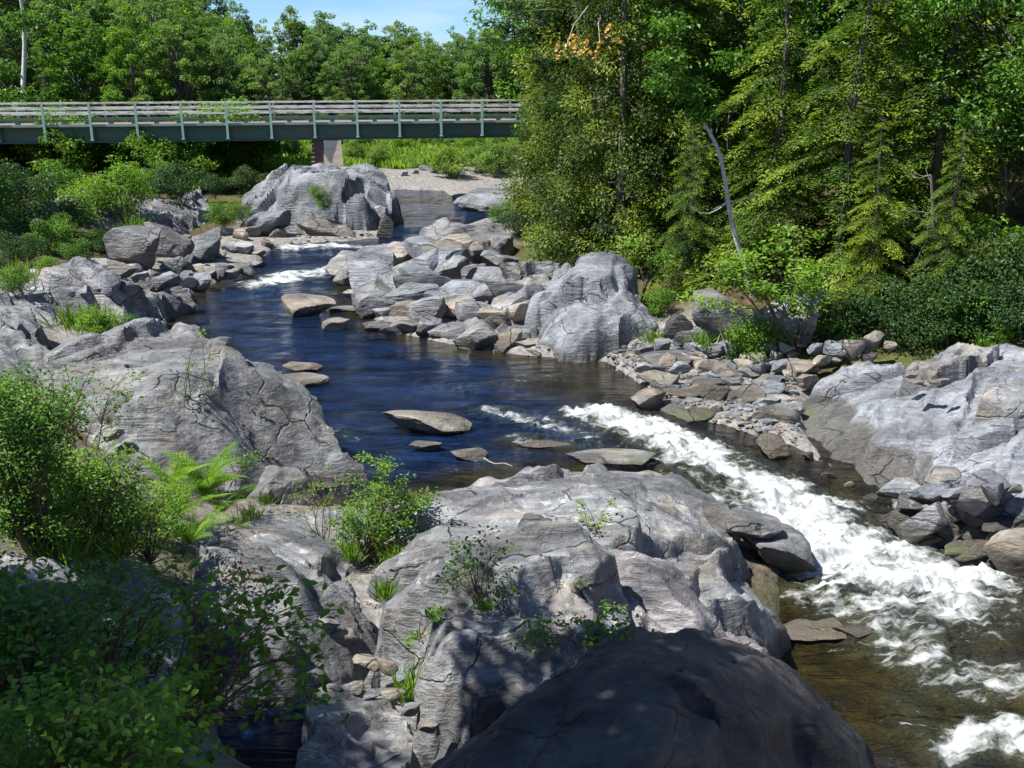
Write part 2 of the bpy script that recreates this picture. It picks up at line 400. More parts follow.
GW = [(0, -6, 4.7), (-6, -4, 5), (6, -6, 3.5), (-9, 6, 3.6), (-14, 12, 3.5), (-18, 25, 2.6), (-26, 40, 2.6), (-30, 55, 3.), (-40, 75, 6), (-18, 60, 1.4), (-10, 68, 1.2), (0, 75, 1.4), (-4, 62, .75), (2, 64, .9), (-20, 90, 3), (-30, 100, 5), (0, 95, 1.6), (8, 90, 1.6),
      (-60, 100, 14), (-80, 150, 18), (0, 140, 2), (0, 220, 3), (30, 60, 4.5), (15, 40, 5), (25, 30, 6), (30, 15, 5), (40, 60, 10), (60, 100, 8), (60, 20, 12), (12, 52, 3), (8, 70, 1.6), (100, 200, 6), (-100, 40, 22), (-60, 10, 12), (-50, -30, 12), (40, -30, 8), (0, -40, 8), (16, 4, .2), (24, 0, 3)]
gp = [at_z(*p) for p in GP]
GX = np.array([p[:2] for p in gp] + [p[:2] for p in GW]); GZ = np.array([p[2] for p in gp] + [p[2] for p in GW])
GX = np.r_[GX, RIVER]; GZ = np.r_[GZ, RL + .05]
gt = TPS(GX, GZ, 1e-2)
SLABPOLY = np.array([at_z(*p)[:2] for p in [(802, 402, .1), (812, 386, .3), (860, 374, .5), (910, 366, .7), (1000, 352, 1.1), (1100, 345, 1.5), (1160, 420, .9), (1100, 500, 0), (960, 515, -.5), (905, 522, -.76), (880, 508, -.7), (850, 486, -.54), (824, 460, -.38), (804, 430, -.22)]])
def ground(X, detail=True):
    X = np.asarray(X, float)
    z = gt(X); z = np.clip(z, -2, 60)
    fa = np.clip((np.hypot(X[:, 0], X[:, 1]) - 120) / 80, 0, 1); z = z * (1 - fa) + 3 * fa
    s, _ = polydist(X, RIVER); W = wlevel(X)
    near = np.exp(-np.maximum(-s, 0) / 2.5)
    z = np.where(s < 0, z * (1 - near * .6) + (W + .12 + .12 * np.minimum(-s, 4)) * near * .6, z)
    z = np.where(s < 0, np.maximum(z, W - .3 + .35 * np.minimum(-s * 1.5, 1)), z)
    t = np.clip((s + .35) / .9, 0, 1)
    z = z * (1 - t) + (W - .75) * t
    sd, _ = polydist(X, SLABPOLY); z = z - .6 * np.clip((sd + .1) / .4, 0, 1)
    if detail:
        R = np.hypot(X[:, 0], X[:, 1])
        p = np.c_[X, 0 * X[:, 0]]
        z = z + .12 * fbm(p * .9, 4, 3) * np.clip(1 - t, 0, 1) + np.clip(R / 60, 0, 1) * .8 * fbm(p * .08, 3, 9) * (s < -3)
    return z
def hit(u, v, zmin=None):
    d = ray(u, v); t = np.linspace(3, 75, 500); P = CAM + d * t[:, None]
    g = ground(P[:, :2]); k = np.nonzero(P[:, 2] <= g)[0]
    i = k[0] if len(k) else len(t) - 1
    p = P[i].copy()
    if zmin is not None and p[2] < zmin: p = at_z(u, v, zmin)
    return p
BV = []
def hit2(u, v, zmin=None):
    p = hit(u, v, zmin); d = Vector(ray(u, v)); best = (Vector(p) - Vector(CAM)).length
    if not BV:
        from mathutils.bvhtree import BVHTree
        for o in SLABS.values():
            me = o.data; BV.append(BVHTree.FromPolygons([v_.co + o.location for v_ in me.vertices], [tuple(f.vertices) for f in me.polygons]))
    for b in BV:
        h = b.ray_cast(Vector(CAM), d.normalized())
        if h[0] is not None and h[3] < best: best = h[3]; p = np.array(h[0])
    return p
def gz(x, y): return float(ground(np.array([[x, y]]))[0])

def axis(segs):
    out = []
    for a, b, st in segs: out += list(np.arange(a, b, st))
    return np.array(out + [segs[-1][1]])
def grid_mesh(name, xs, ys, zfun, mat, keep=None, attrf=None):
    X, Y = np.meshgrid(xs, ys); XY = np.c_[X.ravel(), Y.ravel()]
    Z = zfun(XY); ny, nx = X.shape
    idx = np.arange(ny * nx).reshape(ny, nx)
    q = np.stack([idx[:-1, :-1], idx[:-1, 1:], idx[1:, 1:], idx[1:, :-1]], -1).reshape(-1, 4)
    if keep is not None:
        k = keep(XY); q = q[k[q].any(1)]
    used = np.unique(q); rm = -np.ones(ny * nx, int); rm[used] = np.arange(len(used))
    V = np.c_[XY, Z][used]
    at = {k_: v for k_, v in attrf(V).items()} if attrf else None
    return meshdata(name, V, rm[q], np.full(len(q), 4), mat, at)

xs = axis([(-400, -120, 20), (-120, -40, 4), (-40, -14, 1), (-14, 16, .2), (16, 40, 1), (40, 120, 4), (120, 400, 20)])
ys = axis([(-300, -40, 20), (-40, 0, 4), (0, 32, .2), (32, 70, .5), (70, 130, 2), (130, 700, 20)])
def gattr(V):
    s, _ = polydist(V[:, :2], RIVER)
    n = fbm(np.c_[V[:, :2] * .25, 0 * V[:, 0]], 3, 5)
    rk = np.clip((s + 3.8 + n * 2) / 1.5, 0, 1)
    fg = (V[:, 1] < 16) & (V[:, 0] > -9); rk = np.where(fg, np.clip(.85 + n * 1.2, 0, 1), rk)
    g = np.clip((V[:, 1] - 57) / 4, 0, 1) * np.clip((100 - V[:, 1]) / 5, 0, 1) * np.clip((V[:, 0] + 17 + n * 4) / 2, 0, 1)
    sand = np.clip((69 - V[:, 1] + n * 3) / 1.5, 0, 1) * np.clip((V[:, 1] - 56) / 1.5, 0, 1) * np.clip((V[:, 0] + 10) / 2, 0, 1)
    g = g * (1 - sand)
    return {'rocky': np.maximum(rk * (V[:, 1] < 58), sand), 'green': g}
o = link('ground', grid_mesh('ground', xs, ys, ground, ground_mat(), attrf=gattr)); tag(o, kind='structure')

# ------------------------------------------------------------------ water
def px3(l, rad): return np.array([list(at_z(u, v, z)[:2]) + [r] for u, v, z, r in [(a[0], a[1], a[2], a[3] * rad) for a in l]])
FOAM = [
    ([(592, 412, 0, .45), (640, 425, -.05, .6), (700, 458, -.2, .62), (760, 490, -.4, .75), (820, 532, -.6, .95), (880, 570, -.8, 1.15), (940, 588, -.9, .95), (985, 575, -.9, .55)], 1.05),
    ([(700, 480, -.2, .5), (770, 530, -.5, .5), (840, 585, -.8, .6), (900, 625, -.95, .6), (910, 660, -1, .5), (960, 690, -1, .45), (1024, 690, -1, .4)], .66),
    ([(880, 600, -.9, .5), (960, 640, -1, .5), (1030, 600, -1, .5)], .42),
    ([(945, 752, -1, .22), (985, 738, -1, .3), (1060, 742, -1, .35)], 1.0),
    ([(960, 690, -1, .3), (900, 700, -1, .3), (930, 745, -1, .3)], .35),
    ([(690, 470, -.2, .4), (760, 520, -.5, .45), (810, 580, -.8, .6), (870, 630, -.95, .6)], .6),
    ([(490, 408, 0, .3), (540, 420, 0, .35), (590, 432, 0, .35)], .62),
    ([(520, 436, 0, .3), (590, 444, -.02, .35)], .48),
    ([(430, 388, 0, .2), (560, 376, 0, .2)], .30),
    ([(285, 248, .38, .55), (330, 246, .4, .6), (375, 247, .4, .35)], .85),
    ([(262, 285, .03, .7), (300, 276, .08, .7), (345, 270, .12, .3)], .95),
    ([(340, 430, 0, .25), (352, 438, 0, .15)], .4),
]
foamlines = [(px3(l, 1.), s_) for l, s_ in FOAM]
def foamf(X):
    f = np.zeros(len(X))
    wob = fbm(np.c_[X * 1.1, 0 * X[:, 0]], 3, 21) * .45
    for l, s_ in foamlines:
        d = linedist(X, l) + wob
        f = np.maximum(f, s_ * np.clip(1.35 - d * .75, 0, 1))
    return f
def wz(X):
    W = wlevel(X); f = foamf(X); p = np.c_[X, 0 * X[:, 0]]
    far = np.clip(1 - (X[:, 1] - 20) / 20, .2, 1)
    z = W + .012 * fbm(p * 1.5, 2, 40)
    R = np.array([[math.cos(.72), math.sin(.72), 0], [-math.sin(.72), math.cos(.72), 0], [0, 0, 1]])
    q = p @ R.T
    z += f * .26 * fbm(q * [1.6, 2.6, 1], 4, 41, .6) + f * .15 * fbm(p * 5.5, 3, 44, .6, True) * far
    return z
AMB = [([(770, 590, -.8, .9), (830, 640, -1, 1.2), (800, 560, -.65, .6)], 1.0), ([(600, 412, 0, .9), (700, 458, -.2, 1.1), (820, 532, -.6, 1.3), (940, 588, -.9, 1.5)], .85), ([(1024, 720, -1, 1.6), (900, 700, -1, 1.6), (850, 680, -1, 1.3), (800, 660, -1, .8)], 1.1), ([(560, 380, 0, 1.3), (650, 400, 0, .8), (760, 440, -.2, .7), (850, 500, -.5, .7)], .85), ([(1000, 620, -1, 1.2), (940, 660, -1, 1.0)], .9),
       ([(430, 345, 0, .5), (520, 360, 0, .6), (620, 370, 0, .6)], .9), ([(520, 440, 0, .5), (560, 450, 0, .5)], .5)]
amblines = [(px3(l, 1.), s_) for l, s_ in AMB]
def wattr(V):
    X = V[:, :2]; f = foamf(X)
    a = np.zeros(len(X)); wob = fbm(np.c_[X * .8, 0 * X[:, 0]], 3, 31) * .4
    for l, s_ in amblines: a = np.maximum(a, s_ * np.clip(1.5 - (linedist(X, l) + wob), 0, 1))
    s_, _ = polydist(X, RIVER); a = np.maximum(a, .9 * np.clip(1.1 - s_ / .9 + wob, 0, 1) * (X[:, 1] < 35))
    return {'foam': f, 'amber': np.clip(a, 0, 1)}
xs = axis([(-12, -5, .3), (-5, 11, .07), (11, 30, .4)]); ys = axis([(3, 6.5, .3), (6.5, 22, .07), (22, 45, .16), (45, 75, .6)])
WM = water_mat()
o = link('river_water', grid_mesh('river_water', xs, ys, wz, WM, keep=lambda X: polydist(X, RIVER)[0] > -.9, attrf=wattr)); tag(o, kind='structure')

# small pothole pool in the foreground
pl = np.array([at_z(u, v, .22)[:2] for u, v in [(215, 735), (250, 705), (300, 695), (335, 712), (330, 790), (215, 800)]])
PB = (pl.min(0), pl.max(0))
o = link('pool_water', grid_mesh('pool_water', np.linspace(PB[0][0], PB[1][0], 30), np.linspace(PB[0][1], PB[1][1], 30), lambda X: np.full(len(X), .22), WM, attrf=lambda V: {'foam': 0 * V[:, 0], 'amber': 0 * V[:, 0]}))
tag(o, kind='structure')

# ------------------------------------------------------------------ bedrock slabs
def wetness(V, top=.16):
    s, _ = polydist(V[:, :2], RIVER); W = wlevel(V[:, :2])
    n = fbm(V * 2.2, 3, 77) * .1
    top = top + .28 * (V[:, 1] < 21) * (V[:, 0] > 3)
    w_ = np.clip(1 - (V[:, 2] - W - top - n) / .1, 0, 1) * (s > -2.5)
    mo = np.clip(1 - np.abs(V[:, 2] - W - .12 - n) / .1, 0, 1) * np.clip(fbm(V * 1.3, 2, 78) * 3, 0, 1) * .7 * (s > -2.5)
    return {'wet': w_, 'moss': mo}

SLABS = {}
def slab(name, label, outline, inner, res=.05, slope=3., amp=.05, fsize=.8, tilt=.12, strike=.6, band=.03, wob=.12, mat=None, seed=0, rnd=.12, drop=1.6, cat='rock', group=None, scoop=0., crack=.06, ledges=1., plate=.9, jag=.14):
    O = np.array([at_z(*p) for p in outline]); I = np.array([at_z(*p) for p in inner]) if inner else np.zeros((0, 3))
    P = np.r_[O, I]; f = TPS(P[:, :2], P[:, 2], 5e-3)
    mg = .7
    lo_, hi_ = O[:, :2].min(0) - mg, O[:, :2].max(0) + mg
    xs = np.arange(lo_[0], hi_[0], res); ys = np.arange(lo_[1], hi_[1], res)
    X, Y = np.meshgrid(xs, ys); XY = np.c_[X.ravel(), Y.ravel()]; p3 = np.c_[XY, 0 * XY[:, 0]]
    wv = np.c_[fbm(p3 * 1.0, 2, seed + 1), fbm(p3 * 1.0, 2, seed + 2)] * wob * 2
    s, near = polydist(XY + wv, O[:, :2])
    c, sn = math.cos(strike), math.sin(strike); R = np.array([[c, sn], [-sn, c]]); q = XY @ R.T
    sk = q * [1 / 1.9, 1.]
    wv2 = np.c_[fbm(p3 * 1.6, 3, seed + 31), fbm(p3 * 1.6, 3, seed + 32)] * .28
    def base(X):
        s_, nr = polydist(X, O[:, :2])
        return f(np.where((s_ > 0)[:, None], X, nr)) - rnd * np.exp(-np.maximum(s_, 0) / max(rnd * 2, .02)) * 1.3
    back = lambda k: (k * [1.9, 1.]) @ R
    pz, pr = plates(sk + wv2, fsize * 1.05, seed + 15, back, base)
    s = s + (pr - .5) * 2 * jag
    inside = s > 0
    Z = base(XY + wv * .5)
    Z = Z + np.clip(pz - Z, -.45, .45) * plate
    jit = np.c_[fbm(p3 * 1.3, 3, seed + 3), fbm(p3 * 1.3, 3, seed + 4)] * .35
    h1, e1 = facets(sk + jit, fsize, seed + 5, amp, tilt)
    h2, e2 = facets(sk * [.8, 1.] + jit * .8, fsize * .38, seed + 6, amp * .4, tilt * .8)
    # bedding ridges run along the strike
    bz = fbm(np.c_[q[:, 0] * .7, q[:, 1] * 4.5 + .5 * jit[:, 0] * 4, 0 * q[:, 0]], 5, seed + 7, .6)
    mod = np.clip(.5 + 1.4 * fbm(np.c_[q * .55, 0 * q[:, 0]], 2, seed + 20), 0, 1.3)
    def ledge(fr_, sd_, jt):
        ph = q[:, 1] * fr_ + .7 * fbm(np.c_[q[:, 0] * .45, q[:, 1] * .9, 0 * q[:, 0] + sd_], 3, sd_) * jt; t_ = ph - np.floor(ph)
        return np.where(t_ < .82, t_ / .82, (1 - t_) / .18) - .5
    Z += ledges * mod * (1.3 * ledge(1.15, seed + 21, 1.6) * .10 + ledge(3.3, seed + 22, 2.) * .035)
    h1 = h1 * 1.1; h2 = h2 * 1.5
    Z += h1 + h2 + band * bz * 1.6 + amp * .7 * fbm(p3 * 1.1, 4, seed + 8) + .012 * fbm(p3 * 9, 3, seed + 9)
    Z -= crack * np.exp(-e1 / .02) * (hash3(np.floor(q[:, 0]).astype(np.int64), np.floor(q[:, 1]).astype(np.int64), 0 * np.floor(q[:, 0]).astype(np.int64), seed) > .4)
    if scoop:
        sc2 = fbm(np.c_[q[:, 0] * 1.2, q[:, 1] * 2.4, 0 * q[:, 0]], 2, seed + 11)
        Z -= scoop * np.maximum(sc2, 0) * 2
    out = np.maximum(-s, 0)
    Z -= slope * out
    ny, nx = X.shape; idx = np.arange(ny * nx).reshape(ny, nx)
    q4 = np.stack([idx[:-1, :-1], idx[:-1, 1:], idx[1:, 1:], idx[1:, :-1]], -1).reshape(-1, 4)
    k = s > -drop / slope
    q4 = q4[k[q4].any(1)]
    used = np.unique(q4); rm = -np.ones(ny * nx, int); rm[used] = np.arange(len(used))
    V = np.c_[XY, Z][used]
    # sideways displacement of the steep flanks
    side = np.clip(-s[used] * 6, 0, 1)[:, None]
    V[:, :2] += side * np.c_[fbm(V * [1.6, 1.6, 3.5], 3, seed + 12), fbm(V * [1.6, 1.6, 3.5], 3, seed + 13)] * .13
    me = meshdata(name, V, rm[q4], np.full(len(q4), 4), mat or ROCK, wetness(V), True, 32)
    cen = V.mean(0); me.transform(Matrix.Translation(Vector(-cen)))
    o = link(name, me, loc=Vector(cen)); tag(o, label, cat, group)
    SLABS[label] = o
    return o

slab('bedrock_slab', 'large grey fractured bedrock slab on left bank pointing into the dark blue pool', [(35, 352, 1.5), (80, 333, 1.6), (140, 322, 1.65), (195, 328, 1.65), (250, 358, 1.5), (300, 388, 1.3), (345, 425, .95), (357, 441, .7), (338, 456, .5), (300, 464, .42), (262, 479, .38), (235, 488, .38), (180, 474, .75), (110, 448, 1.1), (60, 410, 1.4)],
     [(150, 370, 1.75), (212, 385, 1.8), (204, 394, 1.75), (204, 408, 1.5), (290, 395, 1.45), (285, 410, 1.2), (150, 412, 1.65), (150, 430, 1.4), (240, 440, .95), (120, 400, 1.6), (190, 350, 1.75)], amp=.06, fsize=1.6, tilt=.15, strike=.5, mat=ROCK, seed=11, plate=.6, band=.03, slope=4., res=.045)
slab('rock', 'tilted blocky grey rock wedge under the edge of the large left slab', [(232, 484, .35), (300, 452, .62), (318, 466, .55), (262, 508, .1), (240, 510, .1)], [(270, 480, .5)], res=.035, amp=.04, fsize=.6, tilt=.15, seed=12, wob=.04)
slab('bedrock_slab', 'long pale bedrock slab at left edge of frame above the fractured slab', [(-60, 300, 1.5), (0, 275, 1.5), (60, 262, 1.4), (130, 268, 1.2), (165, 282, .9), (150, 300, .7), (110, 318, .7), (40, 325, .9), (-60, 340, 1.2)], [(60, 290, 1.4), (120, 290, 1.05)], res=.08, amp=.12, fsize=1.6, strike=.1, seed=13, mat=ROCK_B)
slab('bedrock_slab', 'low rounded bedrock ledge with potholes where the left bank meets the pool', [(60, 322, .9), (100, 300, .9), (150, 280, .8), (196, 287, .45), (196, 300, .3), (165, 312, .2), (130, 325, .35), (90, 335, .7)], [(130, 298, .9), (160, 292, .75)], res=.07, amp=.12, fsize=1.0, tilt=.3, strike=.2, seed=14, scoop=.12)
slab('bedrock_slab', 'dark-sided bedrock block leaning at left frame edge beside the shrubs', [(-60, 300, 1.7), (8, 286, 1.9), (35, 310, 1.6), (45, 345, 1.3), (60, 372, 1.1), (0, 385, 1.4), (-60, 380, 1.6)], [(10, 330, 1.7)], res=.06, amp=.08, seed=15, strike=-.4)
slab('bedrock_slab', 'upper left pale ledge behind the leafy bush in tree shade', [(20, 215, 1.6), (60, 198, 1.7), (150, 196, 1.6), (215, 205, 1.3), (190, 225, .9), (120, 230, 1.1), (40, 232, 1.3)], [(110, 210, 1.75)], res=.12, amp=.15, fsize=1.6, seed=16, mat=ROCK_B)
slab('boulder', 'huge rounded pale grey boulder in front of the bridge pier', [(238, 225, .7), (246, 196, 1.6), (290, 183, 2.1), (335, 172, 2.4), (372, 168, 2.5), (388, 180, 2.1), (394, 205, 1.4), (392, 228, .5), (350, 236, .4), (310, 232, .6), (270, 232, .5)],
     [(300, 195, 2.1), (345, 190, 2.3), (260, 212, 1.3), (350, 215, 1.3), (310, 215, 1.3), (378, 200, 1.9)], res=.09, amp=.12, fsize=2.0, tilt=.25, strike=.9, seed=17, mat=ROCK_R, slope=5, drop=3, wob=.16)
slab('boulder', 'rounded pale boulder left of the huge one, behind the small bright shrub', [(160, 218, .9), (170, 195, 1.6), (195, 190, 1.7), (212, 200, 1.4), (210, 225, .7), (180, 232, .6)], [(190, 208, 1.5)], res=.09, amp=.15, fsize=1.2, tilt=.4, seed=18, mat=ROCK_R, slope=5)
slab('bedrock_slab', 'flat-topped overhanging ledge at the mouth of the upper pool', [(415, 240, .9), (420, 226, 1.3), (460, 222, 1.45), (500, 224, 1.4), (515, 240, 1.0), (505, 254, .7), (470, 256, .7), (440, 250, .7)], [(465, 236, 1.35)], res=.07, amp=.08, fsize=1.2, seed=20, slope=6, mat=ROCK)
slab('boulder', 'tall sculpted pale grey boulder on right bank with a scooped flank', [(525, 345, .0), (530, 305, .9), (545, 272, 1.5), (575, 252, 2.1), (600, 243, 2.4), (625, 252, 2.2), (648, 285, 1.5), (662, 318, .8), (655, 340, .3), (610, 357, .0), (565, 360, .0)],
     [(600, 262, 2.35), (572, 275, 1.95), (622, 275, 2.05), (595, 285, 1.9), (560, 300, 1.3), (590, 305, 1.1), (640, 305, 1.25), (600, 320, .85), (640, 328, .75), (560, 330, .55), (610, 340, .5)], res=.045, amp=.05, fsize=1.6, tilt=.2, strike=1.0, seed=21, mat=ROCK_R, slope=5, scoop=.16, wob=.08, band=.02, plate=.7, ledges=.5)
slab('bedrock_slab', 'angular grey ledge left of the sculpted boulder above the pool', [(440, 330, .2), (470, 300, .6), (520, 262, 1.2), (560, 262, 1.2), (545, 300, .9), (540, 340, .1), (480, 348, .05)], [(510, 300, .9), (490, 325, .4)], res=.055, amp=.16, fsize=.9, tilt=.5, strike=.4, seed=22, mat=ROCK)
# right slabs
slab('bedrock_slab', 'broad smooth grey bedrock slab sloping down to the rapids on the right bank', [(802, 402, .1), (812, 386, .3), (860, 374, .5), (910, 364, .7), (1000, 347, 1.1), (1100, 337, 1.5), (1160, 420, .9), (1040, 446, .45), (960, 490, -.15), (905, 525, -.76), (880, 510, -.7), (850, 488, -.54), (822, 462, -.38), (802, 432, -.22)],
     [(900, 405, .36), (960, 390, .68), (860, 430, .1), (1020, 385, .9), (900, 455, .0), (835, 420, .12), (868, 465, -.15), (900, 495, -.32), (940, 430, .3), (1000, 420, .55)], res=.04, amp=.02, fsize=1.6, tilt=.10, strike=.9, seed=23, mat=ROCK_R, band=.05, scoop=.05, slope=3, ledges=.9, plate=.3, jag=.06, wob=.08)
slab('bedrock_slab', 'narrow pale bedrock slab behind the broad right bank slab beside loose cobbles', [(800, 385, .3), (840, 368, .5), (895, 352, .8), (908, 360, .85), (880, 378, .6), (830, 396, .28)], [(860, 370, .68)], res=.05, amp=.03, fsize=.8, strike=.9, seed=24, mat=ROCK_R, band=.05, plate=.4)
slab('rock', 'upright fluted grey ledge standing behind the broad right bank slab', [(912, 368, 1.0), (922, 346, 1.25), (960, 342, 1.35), (1000, 330, 1.65), (994, 350, 1.4), (950, 356, 1.25), (928, 364, 1.15)], [(950, 350, 1.35)], res=.04, amp=.06, fsize=.5, seed=25, mat=ROCK, slope=9, drop=1.2)
slab('rock', 'dark-faced block at right frame edge sitting on the broad right slab', [(982, 396, 1.1), (990, 378, 1.3), (1060, 372, 1.4), (1060, 398, 1.2), (1010, 400, 1.15)], [(1030, 386, 1.35)], res=.035, amp=.02, fsize=.9, tilt=.05, seed=26, mat=ROCK, slope=9, wob=.02, jag=.04, plate=.4, ledges=.3, drop=1.)
slab('rock', 'squared grey block below the dark-faced block on the right bank', [(958, 432, .68), (975, 414, .9), (1014, 410, .98), (1016, 424, .88), (980, 436, .72)], [(990, 422, .92)], res=.03, amp=.02, tilt=.05, seed=27, mat=ROCK_R, slope=9, wob=.02, jag=.03, plate=.4, ledges=.3, drop=.9)
slab('bedrock_slab', 'lower smooth slab at right frame edge below the squared block', [(930, 466, .25), (965, 446, .5), (1024, 428, .8), (1110, 420, 1.1), (1110, 490, .4), (1020, 500, .15), (960, 492, .0)], [(1010, 462, .5)], res=.035, amp=.02, seed=28, mat=ROCK_R, strike=.9, plate=.4, jag=.05, slope=5)
slab('rock', 'jagged dark wet rocks mass at right frame edge above the white water', [(890, 508, -.4), (905, 490, -.1), (950, 487, .0), (1010, 496, .1), (1100, 506, .2), (1100, 575, -.6), (1020, 562, -.7), (960, 543, -.65), (915, 528, -.66)], [(960, 508, -.05), (1000, 525, -.1)], res=.035, amp=.16, fsize=.5, tilt=.8, seed=29, mat=ROCK, slope=5, jag=.2)
# middle slabs
slab('bedrock_slab', 'wide banded grey bedrock slab in the middle with pool behind it', [(425, 500, .35), (470, 478, .35), (520, 468, .4), (600, 464, .45), (650, 466, .4), (690, 478, .35), (730, 502, .2), (738, 530, .2), (700, 560, .5), (640, 560, .9), (560, 560, 1.0), (480, 555, 1.0), (400, 575, .7), (360, 590, .35), (350, 575, .3), (385, 545, .6)],
     [(520, 500, .85), (600, 500, .9), (660, 510, .75), (540, 530, 1.1), (460, 525, .95), (620, 535, 1.05), (420, 545, .9)], res=.04, amp=.06, fsize=1.5, tilt=.1, strike=.35, seed=31, mat=ROCK_B, band=.05)
slab('bedrock_slab', 'low worn bedrock slab behind the leafy shrub and beside the ferns', [(190, 540, .7), (215, 522, .7), (300, 510, .5), (380, 500, .25), (420, 505, .3), (400, 530, .45), (350, 570, .35), (380, 640, .4), (330, 660, .5), (250, 640, .9), (190, 590, 1.0)], [(260, 540, .85), (300, 570, .9), (260, 590, 1.1), (340, 610, .75)], res=.04, amp=.06, fsize=1.0, strike=-.5, seed=32, mat=ROCK_B, band=.05)
slab('bedrock_slab', 'rounded lichen-spotted bedrock hump in the middle, weeds growing in its cracks', [(355, 620, .5), (380, 590, .9), (440, 555, 1.3), (520, 545, 1.3), (600, 560, 1.2), (630, 590, 1.2), (640, 650, 1.1), (600, 700, 1.0), (520, 730, .9), (450, 720, .6), (420, 680, .4), (370, 650, .3)],
     [(480, 590, 1.55), (560, 600, 1.55), (440, 640, 1.0), (540, 660, 1.3), (600, 640, 1.3), (420, 600, 1.15)], res=.035, amp=.10, fsize=.9, tilt=.3, strike=.3, seed=33, mat=ROCK_B, band=.04, scoop=.07)
slab('bedrock_slab', 'steep striped rib of rock with white streaks running down to the dark boulder', [(595, 545, 1.05), (620, 530, 1.1), (670, 560, .9), (720, 600, .7), (752, 628, .45), (735, 645, .4), (680, 640, .7), (620, 610, 1.0)], [(650, 575, 1.2), (700, 615, .95)], res=.03, amp=.04, fsize=.7, tilt=.1, strike=-.8, seed=34, mat=ROCK_S, band=.06, slope=3, wob=.05)
slab('boulder', 'smooth rounded block with curved bands beside the striped rib and the rapids', [(665, 560, .7), (672, 532, .75), (720, 525, .6), (758, 545, .4), (785, 575, .1), (788, 610, -.4), (772, 640, -.75), (745, 625, .0), (715, 600, .45)], [(725, 560, .75), (760, 590, .35)], res=.035, amp=.05, fsize=.9, tilt=.2, seed=35, mat=ROCK, slope=5, wob=.07)
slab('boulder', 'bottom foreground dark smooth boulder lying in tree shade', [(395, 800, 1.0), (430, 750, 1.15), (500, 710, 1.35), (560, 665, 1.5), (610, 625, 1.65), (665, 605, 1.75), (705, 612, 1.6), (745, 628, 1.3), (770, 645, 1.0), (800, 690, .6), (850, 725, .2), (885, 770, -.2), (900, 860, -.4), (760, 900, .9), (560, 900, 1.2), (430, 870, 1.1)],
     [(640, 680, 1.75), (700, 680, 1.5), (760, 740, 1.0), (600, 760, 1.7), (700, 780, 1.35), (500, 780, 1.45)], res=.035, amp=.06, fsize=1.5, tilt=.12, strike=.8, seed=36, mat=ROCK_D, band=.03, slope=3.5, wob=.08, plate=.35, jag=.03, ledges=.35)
slab('bedrock_slab', 'shaded worn rock shelf at the bottom beside the small blue pothole pool', [(290, 800, .45), (300, 720, .5), (330, 690, .55), (380, 690, .55), (430, 720, .6), (420, 760, .6), (400, 810, .6)], [(350, 730, .75)], res=.035, amp=.08, fsize=.6, seed=37, mat=ROCK_B)
slab('bedrock_slab', 'shaded bedrock bank under the left foreground shrubs', [(-60, 560, 2.2), (30, 545, 2.0), (130, 560, 1.5), (190, 600, 1.0), (205, 650, .7), (200, 700, .6), (100, 740, 1.6), (-60, 740, 2.8)], [(60, 600, 2.0), (130, 640, 1.5)], res=.05, amp=.08, seed=38, mat=ROCK_B)

# ------------------------------------------------------------------ boulders
def ico(sub):
    bm = bmesh.new(); bmesh.ops.create_icosphere(bm, subdivisions=sub, radius=1)
    V = np.array([v.co[:] for v in bm.verts]); Fc = np.array([[v.index for v in f.verts] for f in bm.faces]); bm.free(); return V, Fc
ICO = {s_: ico(s_) for s_ in (3, 4, 5)}
def rock_mesh(name, seed, dims, mat, sub=3, cuts=9, rough=.06, off=(0, 0, 0), wetloc=None, flat=.75, world=None):
    r = np.random.RandomState(seed); V, Fc = ICO[sub]; V = V.copy()
    pl = [(np.array([0, 0, 1.]) + r.normal(0, .22, 3), flat)]
    for _ in range(cuts):
        n = r.normal(0, 1, 3); n[2] *= .6; pl.append((n, r.uniform(.38, .78)))
    for n, d in pl:
        n = n / np.linalg.norm(n); e = np.maximum(V @ n - d, 0); V -= e[:, None] * n * .97
    V /= np.abs(V).max(0)
    if world is not None: V[:, 2] += V[:, 0] * r.uniform(-.45, .45) + V[:, 1] * r.uniform(-.1, .45); V /= np.abs(V).max(0)
    V += rough * np.c_[fbm(V * 1.7, 4, seed), fbm(V * 1.7, 4, seed + 9), fbm(V * 1.7, 4, seed + 19)]
    V += rough * .25 * np.c_[fbm(V * 6, 3, seed + 5), fbm(V * 6, 3, seed + 6), fbm(V * 6, 3, seed + 7)]
    V *= dims
    if world is not None: at = wetness(V + world, .1)
    else: at = {'wet': np.clip(1 - (V[:, 2] / dims[2] + .1) / .15, 0, 1) * (1. if wetloc else 0), 'moss': 0 * V[:, 0]}
    return meshdata(name, V, Fc, np.full(len(Fc), 3), mat, at, True, 28)
PROTO = {}
def proto(i, mat, wet):
    k = (i, mat.name, wet)
    if k not in PROTO: PROTO[k] = rock_mesh('stone', 500 + i, (1, 1, 1), mat, 3, 12, .07, wetloc=wet, flat=.6)
    return PROTO[k]
